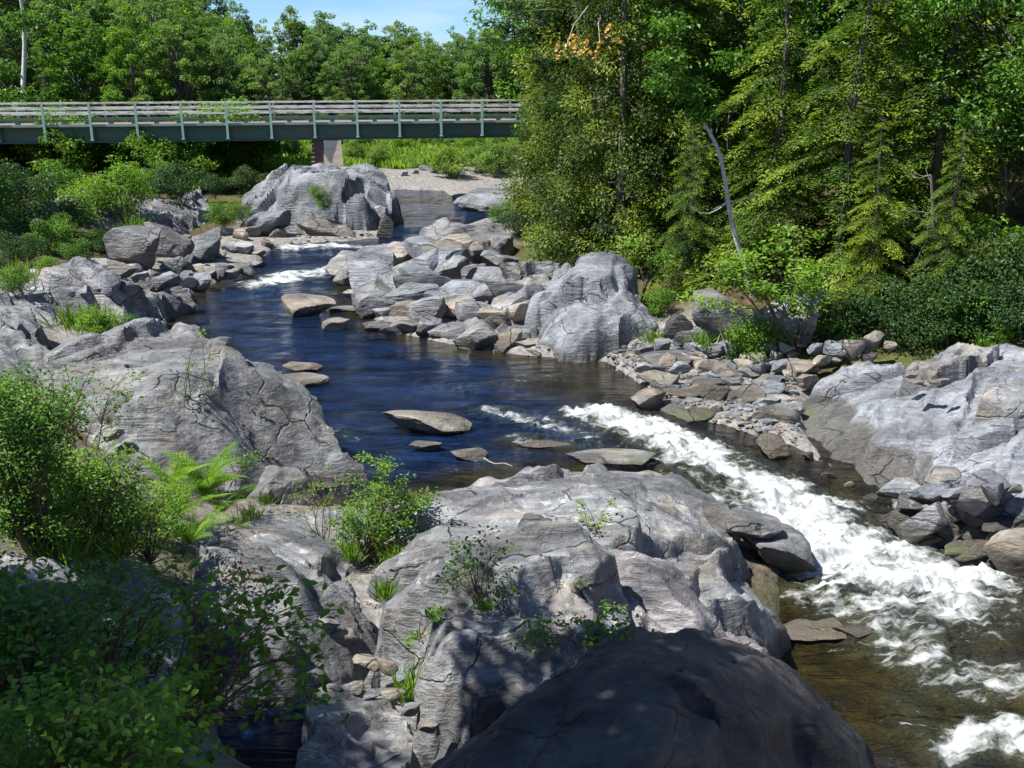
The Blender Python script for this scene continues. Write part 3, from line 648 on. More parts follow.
def rock(box, zb, label, k=.55, mat=None, seed=0, yaw=0., name='rock', group=None, cuts=15, tiltx=0., wet=False, cat='rock', sink=.25, snap=False):
    u0, v0, u1, v1 = box; uc = (u0 + u1) / 2
    fr = at_z(uc, v1, zb)
    if snap: fr = hit2(uc, v1, zb); zb = float(fr[2])
    R = float(np.linalg.norm(fr - CAM)); sc_ = R / F
    wd = (u1 - u0) * sc_ ; dep = math.asin((CAM[2] - zb) / R); D = k * wd
    vis = (v1 - v0) * sc_; h = (vis - D * math.sin(dep)) / math.cos(dep)
    if h < .22 * vis: h = .25 * vis; D = max((vis - h * math.cos(dep)) / math.sin(dep), .3 * wd); 
    h = min(h, 1.4 * wd); hz = h * (1 + sink)
    dims = np.array([wd / 2 * 1.04, D / 2, hz / 2])
    cen = np.array([fr[0], fr[1] + D / 2, zb + h - hz / 2])
    if (u1 - u0) > 34:
        me = rock_mesh(name, seed, dims, mat or ROCK, 4 if (u1 - u0) < 90 else 5, cuts, .09, world=cen)
        o = link(name, me, loc=cen)
    else:
        o = link(name, proto(seed % 12, mat or ROCK, wet), loc=cen); o.scale = dims; o.rotation_euler = (tiltx, tiltx * .6, yaw)
    tag(o, label, cat, group); return o

# individually described rocks
rock((375, 404, 470, 436), 0, 'brown-topped flat rock standing alone in the middle of the pool', k=.42, mat=ROCK_W, seed=41, cuts=6)
rock((410, 438, 448, 452), 0, 'small brown rock just below the flat rock in the pool', mat=ROCK_W, seed=42)
rock((450, 444, 490, 461), 0, 'small rounded brown rock in the water beside the thin stick', mat=ROCK_W, seed=43)
rock((518, 439, 573, 450), -.02, 'low brown rock awash upstream of the foaming chute', mat=ROCK_W, seed=44)
rock((572, 445, 665, 470), .0, 'flat grey rock at the head of the rapids against the middle slab', mat=ROCK, seed=45, k=.6, cuts=8)
rock((282, 360, 322, 373), 0, 'small brown rock off the left slab, the farther of the pair', mat=ROCK_W, seed=46)
rock((278, 371, 328, 388), 0, 'brown rock touching the left slab, the nearer of the pair', mat=ROCK_W, seed=47)
rock((266, 292, 330, 318), 0, 'long tan rock lying low in the middle of the river', mat=ROCK_W, seed=48, k=.5)
rock((322, 302, 372, 313), 0, 'low grey rock in the river right of the long tan rock', mat=ROCK, seed=49)
rock((322, 315, 352, 332), 0, 'brown rock barely above water below the low grey rock', mat=ROCK_W, seed=50)
rock((728, 500, 786, 545), .0, 'flat grey stone block resting behind the overhanging block by the rapids', seed=51, k=1.0, cuts=12, sink=.6)
rock((742, 508, 814, 574), -.45, 'dark-sided grey block overhanging the white rapids', seed=53, k=1.0, cuts=13, sink=.3)
rock((776, 611, 852, 652), -1.0, 'flat brown slab of rock in the quiet water beside the dark boulder', seed=53, mat=ROCK_W, k=1.0, cuts=6)
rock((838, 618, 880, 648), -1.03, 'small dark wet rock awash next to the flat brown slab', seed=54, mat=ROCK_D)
rock((632, 380, 668, 414), -.05, 'dark brown boulder at the waterline beside the foaming ledge', seed=55, mat=ROCK_W, k=.8)
rock((660, 396, 722, 424), -.12, 'flat grey slab lying at the foot of the cobble beach', seed=56, k=.8, cuts=6)
rock((756, 399, 802, 428), -.15, 'squared grey boulder at the right end of the cobble beach', seed=57, k=.7, cuts=7)
rock((760, 432, 797, 466), -.35, 'rounded dark wet rock at the edge of the rapids below the cobbles', seed=58, mat=ROCK_W, k=.8)
rock((690, 287, 762, 346), .5, 'tall white-streaked boulder under the forest edge', seed=59, k=.6, cuts=16)
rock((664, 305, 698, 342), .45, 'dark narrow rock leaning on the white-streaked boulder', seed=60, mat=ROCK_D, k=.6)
rock((676, 322, 708, 350), .4, 'pale wedge rock propped below the white-streaked boulder', seed=61, k=.6)
rock((760, 290, 830, 346), .8, 'dim grey outcrop behind the bright sapling on the forest edge', seed=62, mat=ROCK, k=.5)
rock((846, 262, 902, 312), 1.0, 'grey outcrop on the forest slope above the shady shrubs', seed=163, mat=ROCK, k=.8, cuts=18, snap=True, sink=.8)
rock((905, 498, 950, 545), -.6, 'dark jagged wet rock at the foot of the right bank', seed=64, k=.7)
rock((955, 470, 1015, 515), 0., 'grey angular boulder below the lower smooth slab', seed=65, k=.6)
rock((990, 520, 1050, 575), -.75, 'dark rounded boulder in the water at the right frame edge', seed=66, mat=ROCK_W, k=.6)
rock((140, 222, 186, 262), .7, 'dark hollowed boulder on left bank below the pale rounded boulder', seed=67, k=.7, cuts=16)
rock((178, 226, 226, 262), .5, 'pale rounded boulder leaning on the dark hollowed boulder', seed=68, mat=ROCK_R, k=.7, cuts=16)
rock((100, 222, 158, 268), .9, 'slanted grey boulder at left, right of the shaded weeds', seed=69, k=.8, cuts=16)
rock((236, 208, 288, 240), .45, 'brown-faced rock in front of the huge boulder, at its left', seed=70, mat=ROCK_R, k=.6)
rock((290, 208, 352, 242), .4, 'wedge of tan rock at the foot of the huge boulder', seed=71, mat=ROCK_W, k=.5)
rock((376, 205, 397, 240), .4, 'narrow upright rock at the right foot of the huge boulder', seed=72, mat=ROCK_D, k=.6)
rock((385, 262, 458, 305), .25, 'tilted grey slab with deep shade under it in the rock jumble', seed=73, k=.5, cuts=6)
rock((480, 250, 525, 272), .8, 'flat pale stone between the overhanging ledge and the cedar', seed=74, k=.6)
rock((455, 318, 500, 352), 0., 'brown-grey block at the waterline below the jumble', seed=75, k=.6)
rock((640, 345, 700, 372), .25, 'broad pale stone at the back of the cobble beach', seed=76, k=.8)
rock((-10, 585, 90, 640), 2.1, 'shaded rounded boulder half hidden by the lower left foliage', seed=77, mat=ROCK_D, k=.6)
rock((95, 420, 120, 440), 1.3, 'small white-spotted stone among the left shrubs', seed=78)

rock((436, 177, 545, 214), .5, 'far smooth grey rock sloping into the upper pool beside the cedar', seed=80, mat=ROCK_R, k=.9, cuts=8, name='bedrock_slab')

# rows of loose rocks
def row(pts, zf, n, smin, smax, rowname, group, seed, mats, jit=5, wet=False, lab=None, k=.6):
    r = random.Random(seed); P = np.array(pts, float); L = np.r_[0, np.cumsum(np.hypot(*np.diff(P[:, :2], axis=0).T))]
    for i in range(n):
        t = (i + .5) / n * L[-1]
        u = np.interp(t, L, P[:, 0]); v = np.interp(t, L, P[:, 1]) + r.uniform(-jit, jit); z = np.interp(t, L, P[:, 2])
        wdt = r.uniform(smin, smax) * (1.3 if r.random() < .15 else 1); hgt = wdt * r.uniform(.4, .75)
        sd = r.randrange(1000)
        m_ = r.choice(mats)
        shape = 'grey' if m_ in (ROCK, ROCK_R, ROCK_B) else 'brown'
        label = '%s stone, %s from left in %s' % (shape, ORD[i], rowname) if lab is None else lab
        rock((u - wdt / 2, v - hgt, u + wdt / 2, v), z, label, k=k, mat=m_, seed=sd, yaw=r.uniform(-.7, .7), name='rock', group=group, tiltx=r.uniform(-.3, .3), wet=wet, snap=True)
J = 'angular rocks jumbled on the right bank'
row([(372, 264, .3), (395, 258, .4), (430, 256, .6)], 0, 4, 22, 40, 'farthest row of the right-bank jumble', J, 1, [ROCK, ROCK_W, ROCK_R], wet=True)
row([(340, 276, .2), (400, 268, .4), (500, 262, .8)], 0, 10, 26, 56, 'second farthest row of the jumble', J, 2, [ROCK, ROCK_R, ROCK_W])
row([(345, 290, .05), (420, 285, .4), (520, 280, .8)], 0, 10, 28, 62, 'third farthest row of the jumble', J, 3, [ROCK, ROCK_R])
row([(348, 304, 0), (430, 305, .3), (520, 300, .7)], 0, 10, 28, 60, 'middle row of the rock jumble', J, 4, [ROCK, ROCK_R])
row([(360, 318, 0), (430, 322, .1), (530, 320, .5)], 0, 11, 24, 52, 'row just above the waterside jumble', J, 5, [ROCK, ROCK_W])
row([(372, 330, 0), (440, 341, 0), (540, 352, 0)], 0, 13, 18, 40, 'waterside row of the rock jumble', J, 6, [ROCK, ROCK_W], wet=True)
LB = 'loose rocks on the far left bank'
row([(165, 240, .6), (240, 240, .5), (285, 244, .45)], 0, 9, 14, 26, 'farthest row on the left bank', LB, 7, [ROCK, ROCK_W])
row([(120, 262, .7), (200, 258, .4), (262, 258, .3)], 0, 12, 16, 32, 'second row on the left bank', LB, 8, [ROCK, ROCK_R, ROCK_W])
row([(110, 278, .6), (180, 275, .3), (262, 272, .2)], 0, 13, 16, 34, 'third row on the left bank', LB, 9, [ROCK, ROCK_W])
row([(60, 296, .9), (120, 298, .6), (205, 290, .05)], 0, 11, 18, 36, 'waterside row on the left bank', LB, 10, [ROCK, ROCK_R])
CB = 'cobbles of the beach below the forest'
for i, (a, b, n, s0, s1, nm) in enumerate([((655, 350, .35), (900, 352, .95), 14, 12, 32, 'back row of the cobble beach'), ((640, 360, .25), (880, 362, .7), 15, 12, 32, 'second row of the cobble beach'), ((640, 370, .2), (820, 373, .45), 15, 12, 34, 'third row of the cobble beach'),
                                 ((650, 380, .1), (815, 384, .3), 14, 12, 36, 'fourth row of the cobble beach'), ((660, 390, .05), (800, 396, .15), 13, 12, 38, 'fifth row of the cobble beach'), ((675, 402, -.05), (800, 410, .0), 10, 14, 40, 'sixth row of the cobble beach'), ((700, 415, -.1), (765, 424, -.12), 6, 10, 24, 'waterline row of the cobble beach')]):
    row([a, b], 0, n, s0, s1, nm, CB, 20 + i, [ROCK_R, ROCK_W, ROCK_W, ROCK], jit=4)
RB = 'broken rocks at the foot of the right bank'
row([(895, 502, -.3), (950, 495, .1), (1020, 500, .3)], 0, 9, 22, 46, 'upper row at the foot of the right bank', RB, 30, [ROCK, ROCK_R])
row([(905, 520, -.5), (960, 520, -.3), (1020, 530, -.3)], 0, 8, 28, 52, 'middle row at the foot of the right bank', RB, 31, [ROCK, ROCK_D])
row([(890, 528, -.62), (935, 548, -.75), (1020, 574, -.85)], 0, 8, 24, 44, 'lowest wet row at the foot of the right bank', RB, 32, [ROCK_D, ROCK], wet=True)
row([(800, 452, -.25), (830, 475, -.4), (880, 512, -.65)], 0, 4, 14, 24, 'wet row along the right slab waterline', RB, 33, [ROCK_D, ROCK_W], wet=True)
row([(905, 375, 1.), (925, 385, .95), (950, 378, 1.15)], 0, 7, 8, 15, 'little pocket of pebbles on the broad right slab', 'pebbles in the hollow of the right slab', 34, [ROCK_W, ROCK_R], jit=6)
row([(210, 660, .5), (320, 640, .45), (420, 700, .5)], 0, 9, 16, 34, 'damp hollow in the middle foreground', 'stones in the foreground hollow', 35, [ROCK_W, ROCK_B], jit=12)
row([(300, 690, .5), (360, 690, .5), (440, 740, .75)], 0, 7, 14, 28, 'row below the damp hollow', 'stones in the foreground hollow', 36, [ROCK_W, ROCK_B], jit=10)
row([(400, 176, 1.), (430, 172, 1.), (460, 178, .8)], 0, 6, 8, 18, 'pale sandbar beyond the upper pool', 'stones on the far sandbar', 37, [ROCK_R, ROCK_W], jit=2)

bm = bmesh.new(); bmesh.ops.create_icosphere(bm, subdivisions=1, radius=1); IV = np.array([v.co[:] for v in bm.verts]); IF = np.array([[v.index for v in f.verts] for f in bm.faces]); bm.free()
def gravel(name, n, boxes, s0, s1, mat, label, seed):
    r = np.random.RandomState(seed); X = []
    for (x0, y0, x1, y1, k) in boxes: X.append(np.c_[r.uniform(x0, x1, int(n * k)), r.uniform(y0, y1, int(n * k))])
    X = np.concatenate(X); s_, _ = polydist(X, RIVER); m_ = (s_ < .25) & (s_ > -3.2 - 1.5 * fbm(np.c_[X, 0 * X[:, 0]], 2, 4)); uu = 512 + F * X[:, 0] / (X[:, 1] * math.cos(PITCH) + 6.3 * math.sin(PITCH)); m_ &= (uu < 800); X = X[m_]; n = len(X)
    Z = ground(X); S = s0 * (s1 / s0) ** (r.rand(n) ** 2.2); an = r.uniform(0, 6.28, n); c, q = np.cos(an), np.sin(an)
    L = IV[None] * (1 + r.uniform(-.28, .28, (n, 12, 1))) * np.stack([S, S * r.uniform(.5, .9, n), S * r.uniform(.3, .6, n)], 1)[:, None, :]
    V = np.stack([L[..., 0] * c[:, None] - L[..., 1] * q[:, None] + X[:, :1], L[..., 0] * q[:, None] + L[..., 1] * c[:, None] + X[:, 1:], L[..., 2] + (Z + S * .15)[:, None]], -1).reshape(-1, 3)
    Fc = (IF[None] + np.arange(n)[:, None, None] * 12).reshape(-1, 3)
    W = np.repeat(np.clip((s_[m_] + .15) / .2, 0, 1), 12)
    o = link(name, meshdata(name, V, Fc, np.full(len(Fc), 3), mat, {'wet': W}, False)); tag(o, label, 'gravel', kind='stuff')
gravel('gravel', 5000, [(2, 17, 9, 25, .75), (-9, 20, 6, 45, .5), (5, 8, 14, 20, .3)], .02, .12, ROCK_W, 'tan and brown gravel lying between the larger stones of both banks', 1)
gravel('gravel', 3500, [(2, 17, 9, 25, .7), (-9, 20, 6, 45, .5), (5, 8, 14, 20, .3)], .03, .15, ROCK_R, 'grey shingle scattered along both banks among the larger stones', 2)

# ------------------------------------------------------------------ vegetation builders
def unit(a): return a / (np.linalg.norm(a, axis=-1, keepdims=True) + 1e-9)
def leaves(P, D, N, L, W, fold=.25, six=False):
    """leaf blades: base P, direction D, normal N, length L, width W"""
    D = unit(D); S = unit(np.cross(D, N)); N = np.cross(S, D)
    L = np.asarray(L)[:, None]; W = np.asarray(W)[:, None]; n = len(P)
    if six:
        V = np.stack([P, P + D * L * .3 + S * W * .45 + N * W * fold, P + D * L * .68 + S * W * .38 + N * W * fold * .6, P + D * L - N * L * .12, P + D * L * .68 - S * W * .38 + N * W * fold * .6, P + D * L * .3 - S * W * .45 + N * W * fold], 1)
        base = np.arange(n)[:, None] * 6
        Fc = np.concatenate([base + [0, 1, 2, 3], base + [0, 3, 4, 5]], 1).ravel()
        return V.reshape(-1, 3), Fc, np.full(2 * n, 4), 6
    V = np.stack([P, P + D * L * .45 + S * W * .5 + N * W * fold, P + D * L - N * L * .1, P + D * L * .45 - S * W * .5 + N * W * fold], 1)
    base = np.arange(n)[:, None] * 4
    Fc = np.concatenate([base + [0, 1, 2], base + [0, 2, 3]], 1).ravel()
    return V.reshape(-1, 3), Fc, np.full(2 * n, 3), 4
class Tube:
    def __init__(s): s.V = []; s.F = []; s.n = 0
    def add(s, pts, r0, r1, k=6):
        pts = np.asarray(pts, float); m = len(pts)
        if m < 2: return
        T = unit(np.gradient(pts, axis=0)); ref = np.array([.3, .9, .1]) if abs(T[0][2]) > .8 else np.array([0, 0, 1.])
        A = unit(np.cross(T, ref)); B = np.cross(T, A); an = np.arange(k) / k * 2 * math.pi
        r = np.linspace(r0, r1, m)[:, None, None]
        V = pts[:, None, :] + r * (np.cos(an)[None, :, None] * A[:, None, :] + np.sin(an)[None, :, None] * B[:, None, :])
        i = np.arange(m - 1)[:, None] * k; j = np.arange(k)[None]; j2 = (j + 1) % k
        q = np.stack([i + j, i + j2, i + k + j2, i + k + j], -1).reshape(-1, 4) + s.n
        s.V.append(V.reshape(-1, 3)); s.F.append(q); s.n += m * k
    def mesh(s, name, mat):
        return meshdata(name, np.concatenate(s.V), np.concatenate(s.F), np.full(sum(len(f) for f in s.F), 4), mat)
def curve(a, b, r, sag=0., wig=.1, n=7):
    t = np.linspace(0, 1, n)[:, None]; a = np.asarray(a, float); b = np.asarray(b, float); L = np.linalg.norm(b - a)
    p = a + (b - a) * t; v = r.normal(0, wig * L * .09, (3, 3)); p += np.sin(math.pi * t) * v[0] + .5 * np.sin(2 * math.pi * t) * v[1] + .3 * np.sin(3 * math.pi * t) * v[2]; p[:, 2:] += -sag * L * 4 * t * (t - 1) * 1.
    return p
def leafmesh(name, parts, mat):
    V = []; Fc = []; Sz = []; T = []; n = 0
    for (v, f, s_, k), tint in parts:
        V.append(v); Fc.append(f + n); Sz.append(s_); T.append(np.repeat(tint, k)); n += len(v)
    return meshdata(name, np.concatenate(V), np.concatenate(Fc), np.concatenate(Sz), mat, {'tint': np.clip(np.concatenate(T), 0, 1)}, smooth=False)

def broadleaf(seed, H, R, base=.3, clumps=60, lpc=220, L=.14, cs=.9, mat=None, bark=None, centre=None, trunk_r=.16, squash=1.0, tag_=('trunk', 'crown'), inner=.35, lumpy=.22):
    """trunk with limbs and a crown of leaf clumps; returns (trunk mesh, crown mesh)"""
    r = np.random.RandomState(seed); T = Tube()
    c = np.array([0, 0, H * (base + 1) / 2]) if centre is None else np.array(centre, float)
    rad = np.array([R, R, H * (1 - base) / 2 * squash])
    top = c + [0, 0, rad[2] * .7]
    tr = curve((0, 0, -.4), top, r, 0, .35, 12); T.add(tr, trunk_r, trunk_r * .2, 8)
    # lumpy envelope
    lump = r.normal(0, 1, (9, 3)); lump = unit(lump)
    parts = []
    for i in range(clumps):
        d = unit(r.normal(0, 1, 3)); d[2] = d[2] * .9 + .1
        env = 1 + lumpy * 1.6 * (np.max(lump @ d) - .62)
        q = r.uniform(inner, 1) ** .6
        p = c + d * rad * q * env
        if d[2] > 0: p[:2] = c[:2] + (p[:2] - c[:2]) * (1 - .15 * d[2])
        s_ = cs * r.uniform(.55, 1.25)
        if r.rand() < .55:
            j = int(np.clip((p[2] - s_) / H * 11, 2, 10)); a = tr[min(j, 11) - 1]
            T.add(curve(a, p, r, .08, .5, 6), trunk_r * .32, .012, 5)
        n = int(lpc * r.uniform(.6, 1.2) * (s_ / cs) ** 2)
        u = unit(r.normal(0, 1, (n, 3))); rr = r.uniform(.35, 1, n)[:, None] ** .6
        P = p + u * rr * s_ * [1, 1, .55]
        N = unit(u * .5 + [0, 0, 1.0] + r.normal(0, .45, (n, 3)))
        D = unit(np.cross(N, r.normal(0, 1, (n, 3))) + u * .6 + [0, 0, -.25])
        ll = L * r.uniform(.6, 1.3, n)
        parts.append((leaves(P, D, N, ll, ll * .62), np.clip(r.uniform(.15, .85) + r.normal(0, .15, n), 0, 1)))
    return T.mesh('trunk', bark or BARK), leafmesh('crown', parts, mat or L_BROAD)

def hemlock(seed, H, R, limbs=90, L=.16, mat=None, base=.08, droop=.35, dens=1., side=None, shape=.75):
    r = np.random.RandomState(seed); T = Tube(); parts = []
    tr = curve((0, 0, -.4), (r.normal(0, .2), r.normal(0, .2), H), r, 0, .15, 12); T.add(tr, .06 + H * .012, .02, 8)
    for i in range(limbs):
        h = base + (1 - base) * (i + r.rand()) / limbs; z = h * H
        ln = R * (max(1 - h, .03)) ** shape * r.uniform(.55, 1.15) + .15
        an = i * 2.4 + r.normal(0, .3); d = np.array([math.cos(an), math.sin(an), 0])
        a = np.array([np.interp(z, tr[:, 2], tr[:, k]) for k in (0, 1)] + [z])
        n = 8; t = np.linspace(0, 1, n)[:, None]
        P = a + d * ln * t; P[:, 2] += ln * (.18 * t[:, 0] - droop * t[:, 0] ** 2 * 1.6) + r.normal(0, .02, n)
        T.add(P, .012 + .012 * ln, .004, 4)
        sd = np.array([-d[1], d[0], 0])
        nt_ = int(max(5, ln * 9 * dens)); tints = r.uniform(.1, .7)
        for j in range(nt_):
            tt = .15 + .85 * (j + .5) / nt_; b = np.array([np.interp(tt, t[:, 0], P[:, k]) for k in range(3)])
            tl = ln * .42 * (1.1 - tt) ** .6 * r.uniform(.6, 1.1) + .12
            for sgn in (-1, 1):
                dd = unit(d * .75 + sd * sgn * .8 + r.normal(0, .12, 3)); m = int(max(4, tl / L * 4.2))
                s_ = np.linspace(0, 1, m); Q = b + dd * tl * s_[:, None]; Q[:, 2] -= tl * .45 * s_ ** 2
                Q += r.normal(0, .03, (m, 3))
                cr_ = np.where(np.arange(m) % 2 == 0, 1., -1.)[:, None] * np.cross(dd, [0, 0, 1.])
                D = unit(dd * .8 + cr_ * .8 + [0, 0, -.25] + r.normal(0, .15, (m, 3)))
                N = unit(np.array([0, 0, 1.]) + r.normal(0, .3, (m, 3)))
                ll = L * r.uniform(.7, 1.25, m) * (1.1 - .4 * s_)
                parts.append((leaves(Q, D, N, ll, ll * .36, .1), np.clip(tints * .8 + .3 * (tt > .7) + .2 * s_ + r.normal(0, .1, m), 0, 1)))
    return T.mesh('trunk', BARK), leafmesh('crown', parts, mat or L_HEM)

def cedar(seed, H, R, n=26000, L=.17, mat=None):
    r = np.random.RandomState(seed); T = Tube(); parts = []
    tr = curve((0, 0, -.4), (0, 0, H), r, 0, .1, 10); T.add(tr, .18, .02, 8)
    nc = 240
    for i in range(nc):
        h = (r.rand() ** 1.05); z = H * (.02 + .98 * h); an = r.uniform(0, 2 * math.pi)
        prof = (1 - h) ** .65 * (.75 + .35 * min(h * 8, 1))
        rr = R * prof * r.uniform(.55, 1.12) * (1 + .18 * math.sin(an * 3 + seed))
        p = np.array([math.cos(an) * rr, math.sin(an) * rr, z - .15 * rr])
        if i % 3 == 0: T.add(curve((0, 0, z), p, r, -.05, .3, 5), .025, .006, 4)
        s_ = r.uniform(.3, .62) * (.6 + .5 * prof); m = int(n / nc * (s_ / .46) ** 2)
        u = unit(r.normal(0, 1, (m, 3))); P = p + u * s_ * r.uniform(.3, 1, (m, 1)) * [1, 1, .9]
        out = np.array([math.cos(an), math.sin(an), 0])
        D = unit(out * .6 + u * .6 + [0, 0, .1] + r.normal(0, .35, (m, 3)) + np.array([0, 0, -.35]))
        N = unit(np.cross(D, r.normal(0, 1, (m, 3)))* .6 + [0, 0, .8] + out * .4); ll = L * r.uniform(.6, 1.2, m)
        parts.append((leaves(P, D, N, ll, ll * .5, .1), np.clip(r.uniform(.05, .9) + r.normal(0, .12, m), 0, 1)))
    return T.mesh('trunk', BARK), leafmesh('crown', parts, mat or L_CED)

def plant(kind, meshes, loc, label, cat, group=None, rz=0, s=1., names=('trunk', 'crown')):
    e = empty(kind, loc, rz, s); tag(e, label, cat, group)
    for nm, me in zip(names, meshes): link(nm, me, e)
    return e
def ground_at(u, v, Y):
    """world x for a pixel column at distance Y, on the ground"""
    p = at_y(u, v, Y); return p[0], Y, gz(p[0], Y)

# ------------------------------------------------------------------ far forest
BL = [broadleaf(100 + i, 12, 2.7 + .3 * (i % 3), .06, 230, 105, .22, .52, mat=L_FAR, trunk_r=.2, inner=.45, lumpy=.5) for i in range(5)]
SPR = [hemlock(120 + i, 12, 2.3, 60, .34, L_SHADE, .05, .3, .55, shape=.9) for i in range(2)]
BLB = [broadleaf(130 + i, 12, 2.8, .06, 200, 105, .22, .55, mat=L_BRIGHT, trunk_r=.2, inner=.45, lumpy=.5) for i in range(2)]
posts_u = [44.5, 90.2, 135.4, 179, 223.5, 266.6, 309.8, 354, 397.4, 439.6, 482]
def forest_row(us, Y, htop, rowname, group, seed, under=None):
    r = random.Random(seed)
    for i, u in enumerate(us):
        y_ = Y + r.uniform(-2.5, 2.5); x, _, z = ground_at(u + r.uniform(-6, 6), 100, y_)
        k = r.random(); ms, kind, adj = (r.choice(BL), 'broadleaf_tree', 'round green broadleaf tree') if k < .66 else ((r.choice(BLB), 'broadleaf_tree', 'yellow-green broadleaf tree') if k < .82 else (r.choice(SPR), 'spruce_tree', 'dark pointed spruce'))
        ztop = CAM[2] + (85 - htop(u) + r.uniform(-9, 7)) / 1000 * y_
        s = max(ztop - z, 5) / (13.2 if kind == 'broadleaf_tree' else 12.3)
        j = int(np.argmin([abs(u - q) for q in posts_u]))
        lab = '%s, %s from left in %s' % (adj, ORD[i], rowname)
        sx = s * r.uniform(.9, 1.15)
        if y_ > 85 and kind == 'broadleaf_tree': sx = max(sx, .7)
        plant(kind, ms, (x, y_, z - .2), lab, 'tree', group, r.uniform(0, 6.28), (sx, sx, s))
ridge = lambda u: float(np.interp(u, [-60, 150, 205, 225, 245, 275, 300, 350, 400, 450, 520], [-70, -30, 0, 12, 24, 32, 22, 30, 34, 32, 26]))
forest_row(np.linspace(205, 590, 12), 98, lambda u: ridge(u) + 12, 'front row beyond the meadow', 'trees beyond the meadow', 51)
forest_row(np.linspace(195, 560, 12), 104, lambda u: ridge(u) + 6, 'second row beyond the meadow', 'trees beyond the meadow', 52)
forest_row(np.linspace(200, 560, 12), 112, lambda u: ridge(u) - 9, 'back row beyond the meadow', 'trees beyond the meadow', 53)
forest_row(np.linspace(-80, 262, 9), 63, lambda u: 40 if u > 190 else 10, 'front row behind left bridge half', 'trees behind the left half of the bridge', 54)
forest_row(np.linspace(-70, 240, 9), 70, lambda u: ridge(u) + 14, 'second row behind left bridge half', 'trees behind the left half of the bridge', 55)
forest_row(np.linspace(-70, 225, 9), 78, lambda u: ridge(u) + 2, 'third row behind left bridge half', 'trees behind the left half of the bridge', 56)
forest_row(np.linspace(-70, 220, 8), 90, lambda u: ridge(u) - 6, 'highest row behind left bridge half', 'trees behind the left half of the bridge', 57)

# understory shrubs at far left and meadow shrubs
SHR = [broadleaf(150 + i, 2.4, 1.35, .0, 40, 170, .13, .5, mat=[L_BROAD, L_BRIGHT, L_OLIVE][i % 3], trunk_r=.04, inner=.3) for i in range(6)]
def shrub_row(us, Y, v_, sc0, nm, group, seed, kinds, vz=None):
    r = random.Random(seed)
    for i, u in enumerate(us):
        y_ = Y + r.uniform(-1.5, 1.5); x, _, z = ground_at(u + r.uniform(-5, 5), v_, y_)
        k = r.choice(kinds); s = sc0 * r.uniform(.75, 1.25)
        plant('shrub', SHR[k], (x, y_, z - .1), '%s shrub, %s from left in the %s' % (['mid green', 'bright green', 'pale olive'][k % 3], ORD[i], nm), 'shrub', group, r.uniform(0, 6.28), s, ('stem', 'crown'))
shrub_row(np.linspace(-30, 250, 11), 57, 150, 1.5, 'thicket under the bridge at left', 'shrubs under the left half of the bridge', 61, [0, 3, 0, 1])
shrub_row(np.linspace(-30, 200, 9), 52.5, 150, 1.15, 'thicket before the bridge at left', 'shrubs under the left half of the bridge', 62, [0, 3, 4])
shrub_row(np.linspace(262, 540, 11), 93, 150, .9, 'far row of the meadow', 'shrubs dotted over the meadow', 63, [0, 2, 5, 2])
shrub_row(np.linspace(258, 520, 12), 84, 160, .65, 'middle row of the meadow', 'shrubs dotted over the meadow', 64, [2, 5, 1])
shrub_row(np.linspace(262, 380, 5), 72, 165, .7, 'near row of the meadow', 'shrubs dotted over the meadow', 65, [2, 5])
shrub_row([452, 478, 500, 520], 66, 180, .75, 'clump at the head of the upper pool', 'willow clump by the upper pool', 66, [2, 5])
# meadow grass
r = np.random.RandomState(3); n = 42000
X = np.c_[r.uniform(-19, 14, n), r.uniform(62, 97, n)]; k = fbm(np.c_[X * .3, 0 * X[:, 0]], 3, 8) > -.45; X = X[k]; n = len(X)
s_, _ = polydist(X, RIVER); X = X[(s_ < -1.) & ((X[:, 1] > 69 + 2 * fbm(np.c_[X * .4, 0 * X[:, 0]], 2, 4)) | (X[:, 0] < -10))]; n = len(X)
Z = ground(X); P = np.c_[X, Z]; D = unit(np.c_[r.normal(0, .5, (n, 2)), np.ones(n)])
N = unit(r.normal(0, 1, (n, 3)) + [0, -.8, .5]); ll = r.uniform(.25, .75, n)
o = link('grass', leafmesh('grass', [(leaves(P, D, N, ll, ll * .45), np.clip(.5 + .5 * fbm(np.c_[X * .35, 0 * X[:, 0]], 3, 18) + r.normal(0, .12, n), 0, 1))], L_GRASS))
tag(o, 'tall light green grass covering the meadow beyond the bridge', 'grass', kind='stuff')

